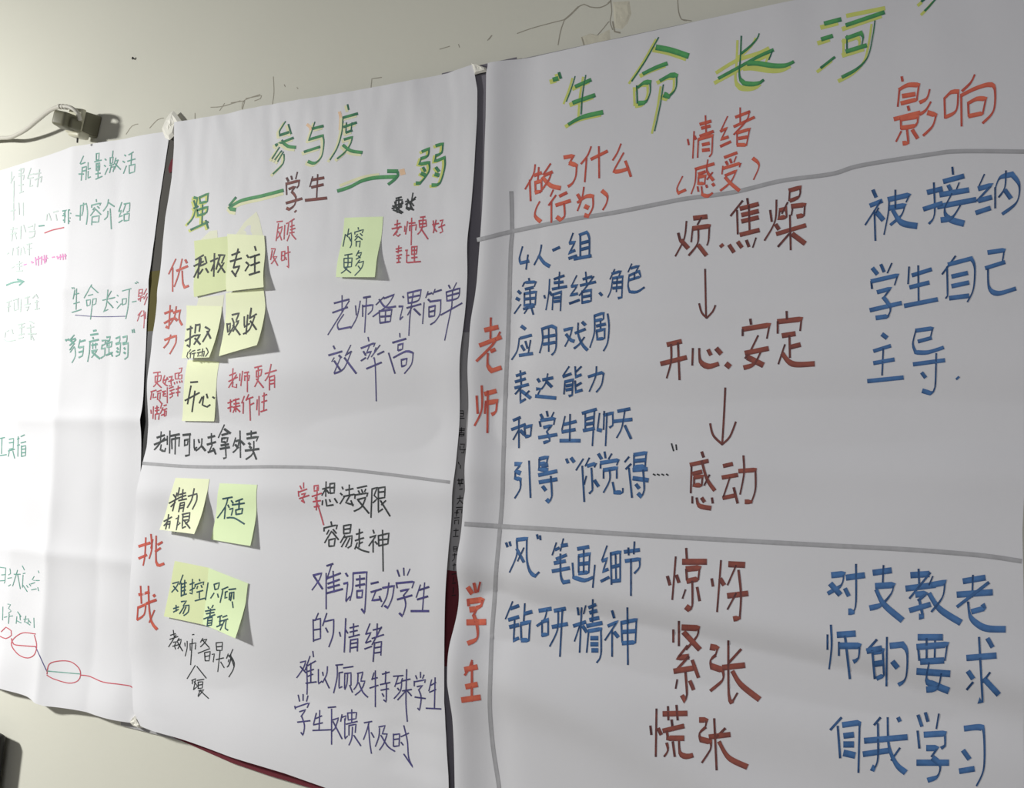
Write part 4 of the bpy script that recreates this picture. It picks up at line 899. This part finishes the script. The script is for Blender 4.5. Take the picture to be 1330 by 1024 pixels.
# socket body fixed to the wall; its outlet faces into the room
sb = hit(121, 166, 0)
sock = empty('wall_outlet', sb)
tag(sock, 'ivory surface-mounted outlet box on the wall above the left sheet', 'outlet')
tilt = Matrix.Rotation(math.radians(14), 3, 'Y')
rbox('outlet_body', (.052, .036, .050), 'greyplastic', sb + Vector((0, -.0185, .002)), tilt, .006, sock, .86)
rbox('outlet_rim', (.046, .012, .056), 'plastic', sb + Vector((-.002, -.040, 0)), tilt, .005, sock, .95)
rbox('outlet_slot', (.010, .003, .012), 'dark', sb + Vector((.008, -.0485, -.013)), tilt, .001, sock)
rbox('outlet_collar', (.040, .026, .016), 'plastic', sb + Vector((-.004, -.03, -.026)), tilt, .006, sock)
screw = rbox('outlet_screw', (.003, .003, .014), 'dark', sb + Vector((-.004, -.032, -.038)), None, .0008, sock)
pb = hit(83, 156, .070)
plug = empty('power_plug', pb)
tag(plug, 'grey power plug pushed into the wall outlet with a pale cable', 'plug')
rbox('plug_body', (.036, .034, .036), 'greyplastic', pb, Matrix.Rotation(math.radians(14), 3, 'Y') @ Matrix.Rotation(math.radians(18), 3, 'Z'), .007, plug, .85)
rbox('plug_neck', (.022, .024, .022), 'greyplastic', pb + Vector((.012, .014, -.006)), tilt, .005, plug)
tube('cable', [hit(-520, 196, .006), hit(-380, 190, .006), hit(-230, 196, .006), hit(-110, 190, .006), hit(-60, 187, .008), hit(-25, 183, .012), hit(0, 179.5, .018), hit(15, 178, .026), hit(33, 169, .036), hit(51, 154.5, .048), hit(66, 143, .058), hit(80, 138.5, .064), hit(92, 140, .066), hit(101, 147, .06), hit(104, 156, .052)],
     .0044, 'cable', plug)
# strain relief ribs
for k, (x, y) in enumerate(((78, 138.6), (82, 138.6), (86, 139))):
    a, b = hit(x - 1, y, .0645), hit(x + 1, y, .0645)
    tube('strain_relief_ring', [a, (a + b) / 2, b], .0056, 'cable', plug)

# ------------------------------------------------------------------ dark rounded thing at the lower left edge
cb = hit(-38, 1012, .030)
seat = empty('chair', (cb.x, cb.y, 0.0))
tag(seat, 'dark rounded chair back cut off by the lower left edge, against the wall', 'chair')
rbox('backrest', (.18, .020, .24), 'dark', cb, Matrix.Rotation(math.radians(6), 3, 'Y'), .009, seat)
zb = cb.z - .10
for sx in (-.06, .06):
    tube('back_post', [(cb.x + sx, cb.y - .012, zb), (cb.x + sx, cb.y - .015, .6), (cb.x + sx, cb.y - .03, .44)], .010, 'dark', seat)
rbox('seat', (.40, .40, .04), 'dark', Vector((cb.x, cb.y - .22, .44)), None, .015, seat)
for sx in (-.17, .17):
    for sy in (-.40, -.05):
        tube('leg', [(cb.x + sx, cb.y + sy, .425), (cb.x + sx * 1.05, cb.y + sy, .2), (cb.x + sx * 1.1, cb.y + sy, .0)], .011, 'dark', seat)
vs_ = [(-4.6, 0, -.02), (2.6, 0, -.02), (2.6, -4, -.02), (-4.6, -4, -.02), (-4.6, 0, 0), (2.6, 0, 0), (2.6, -4, 0), (-4.6, -4, 0)]
M['floor'] = material('floor_tile', (150, 146, 138), .5, .04, 2)
fl = mesh_obj('floor', vs_, [(0, 1, 2, 3), (7, 6, 5, 4), (0, 4, 5, 1), (1, 5, 6, 2), (2, 6, 7, 3), (3, 7, 4, 0)], 'floor')
tag(fl, kind='structure')
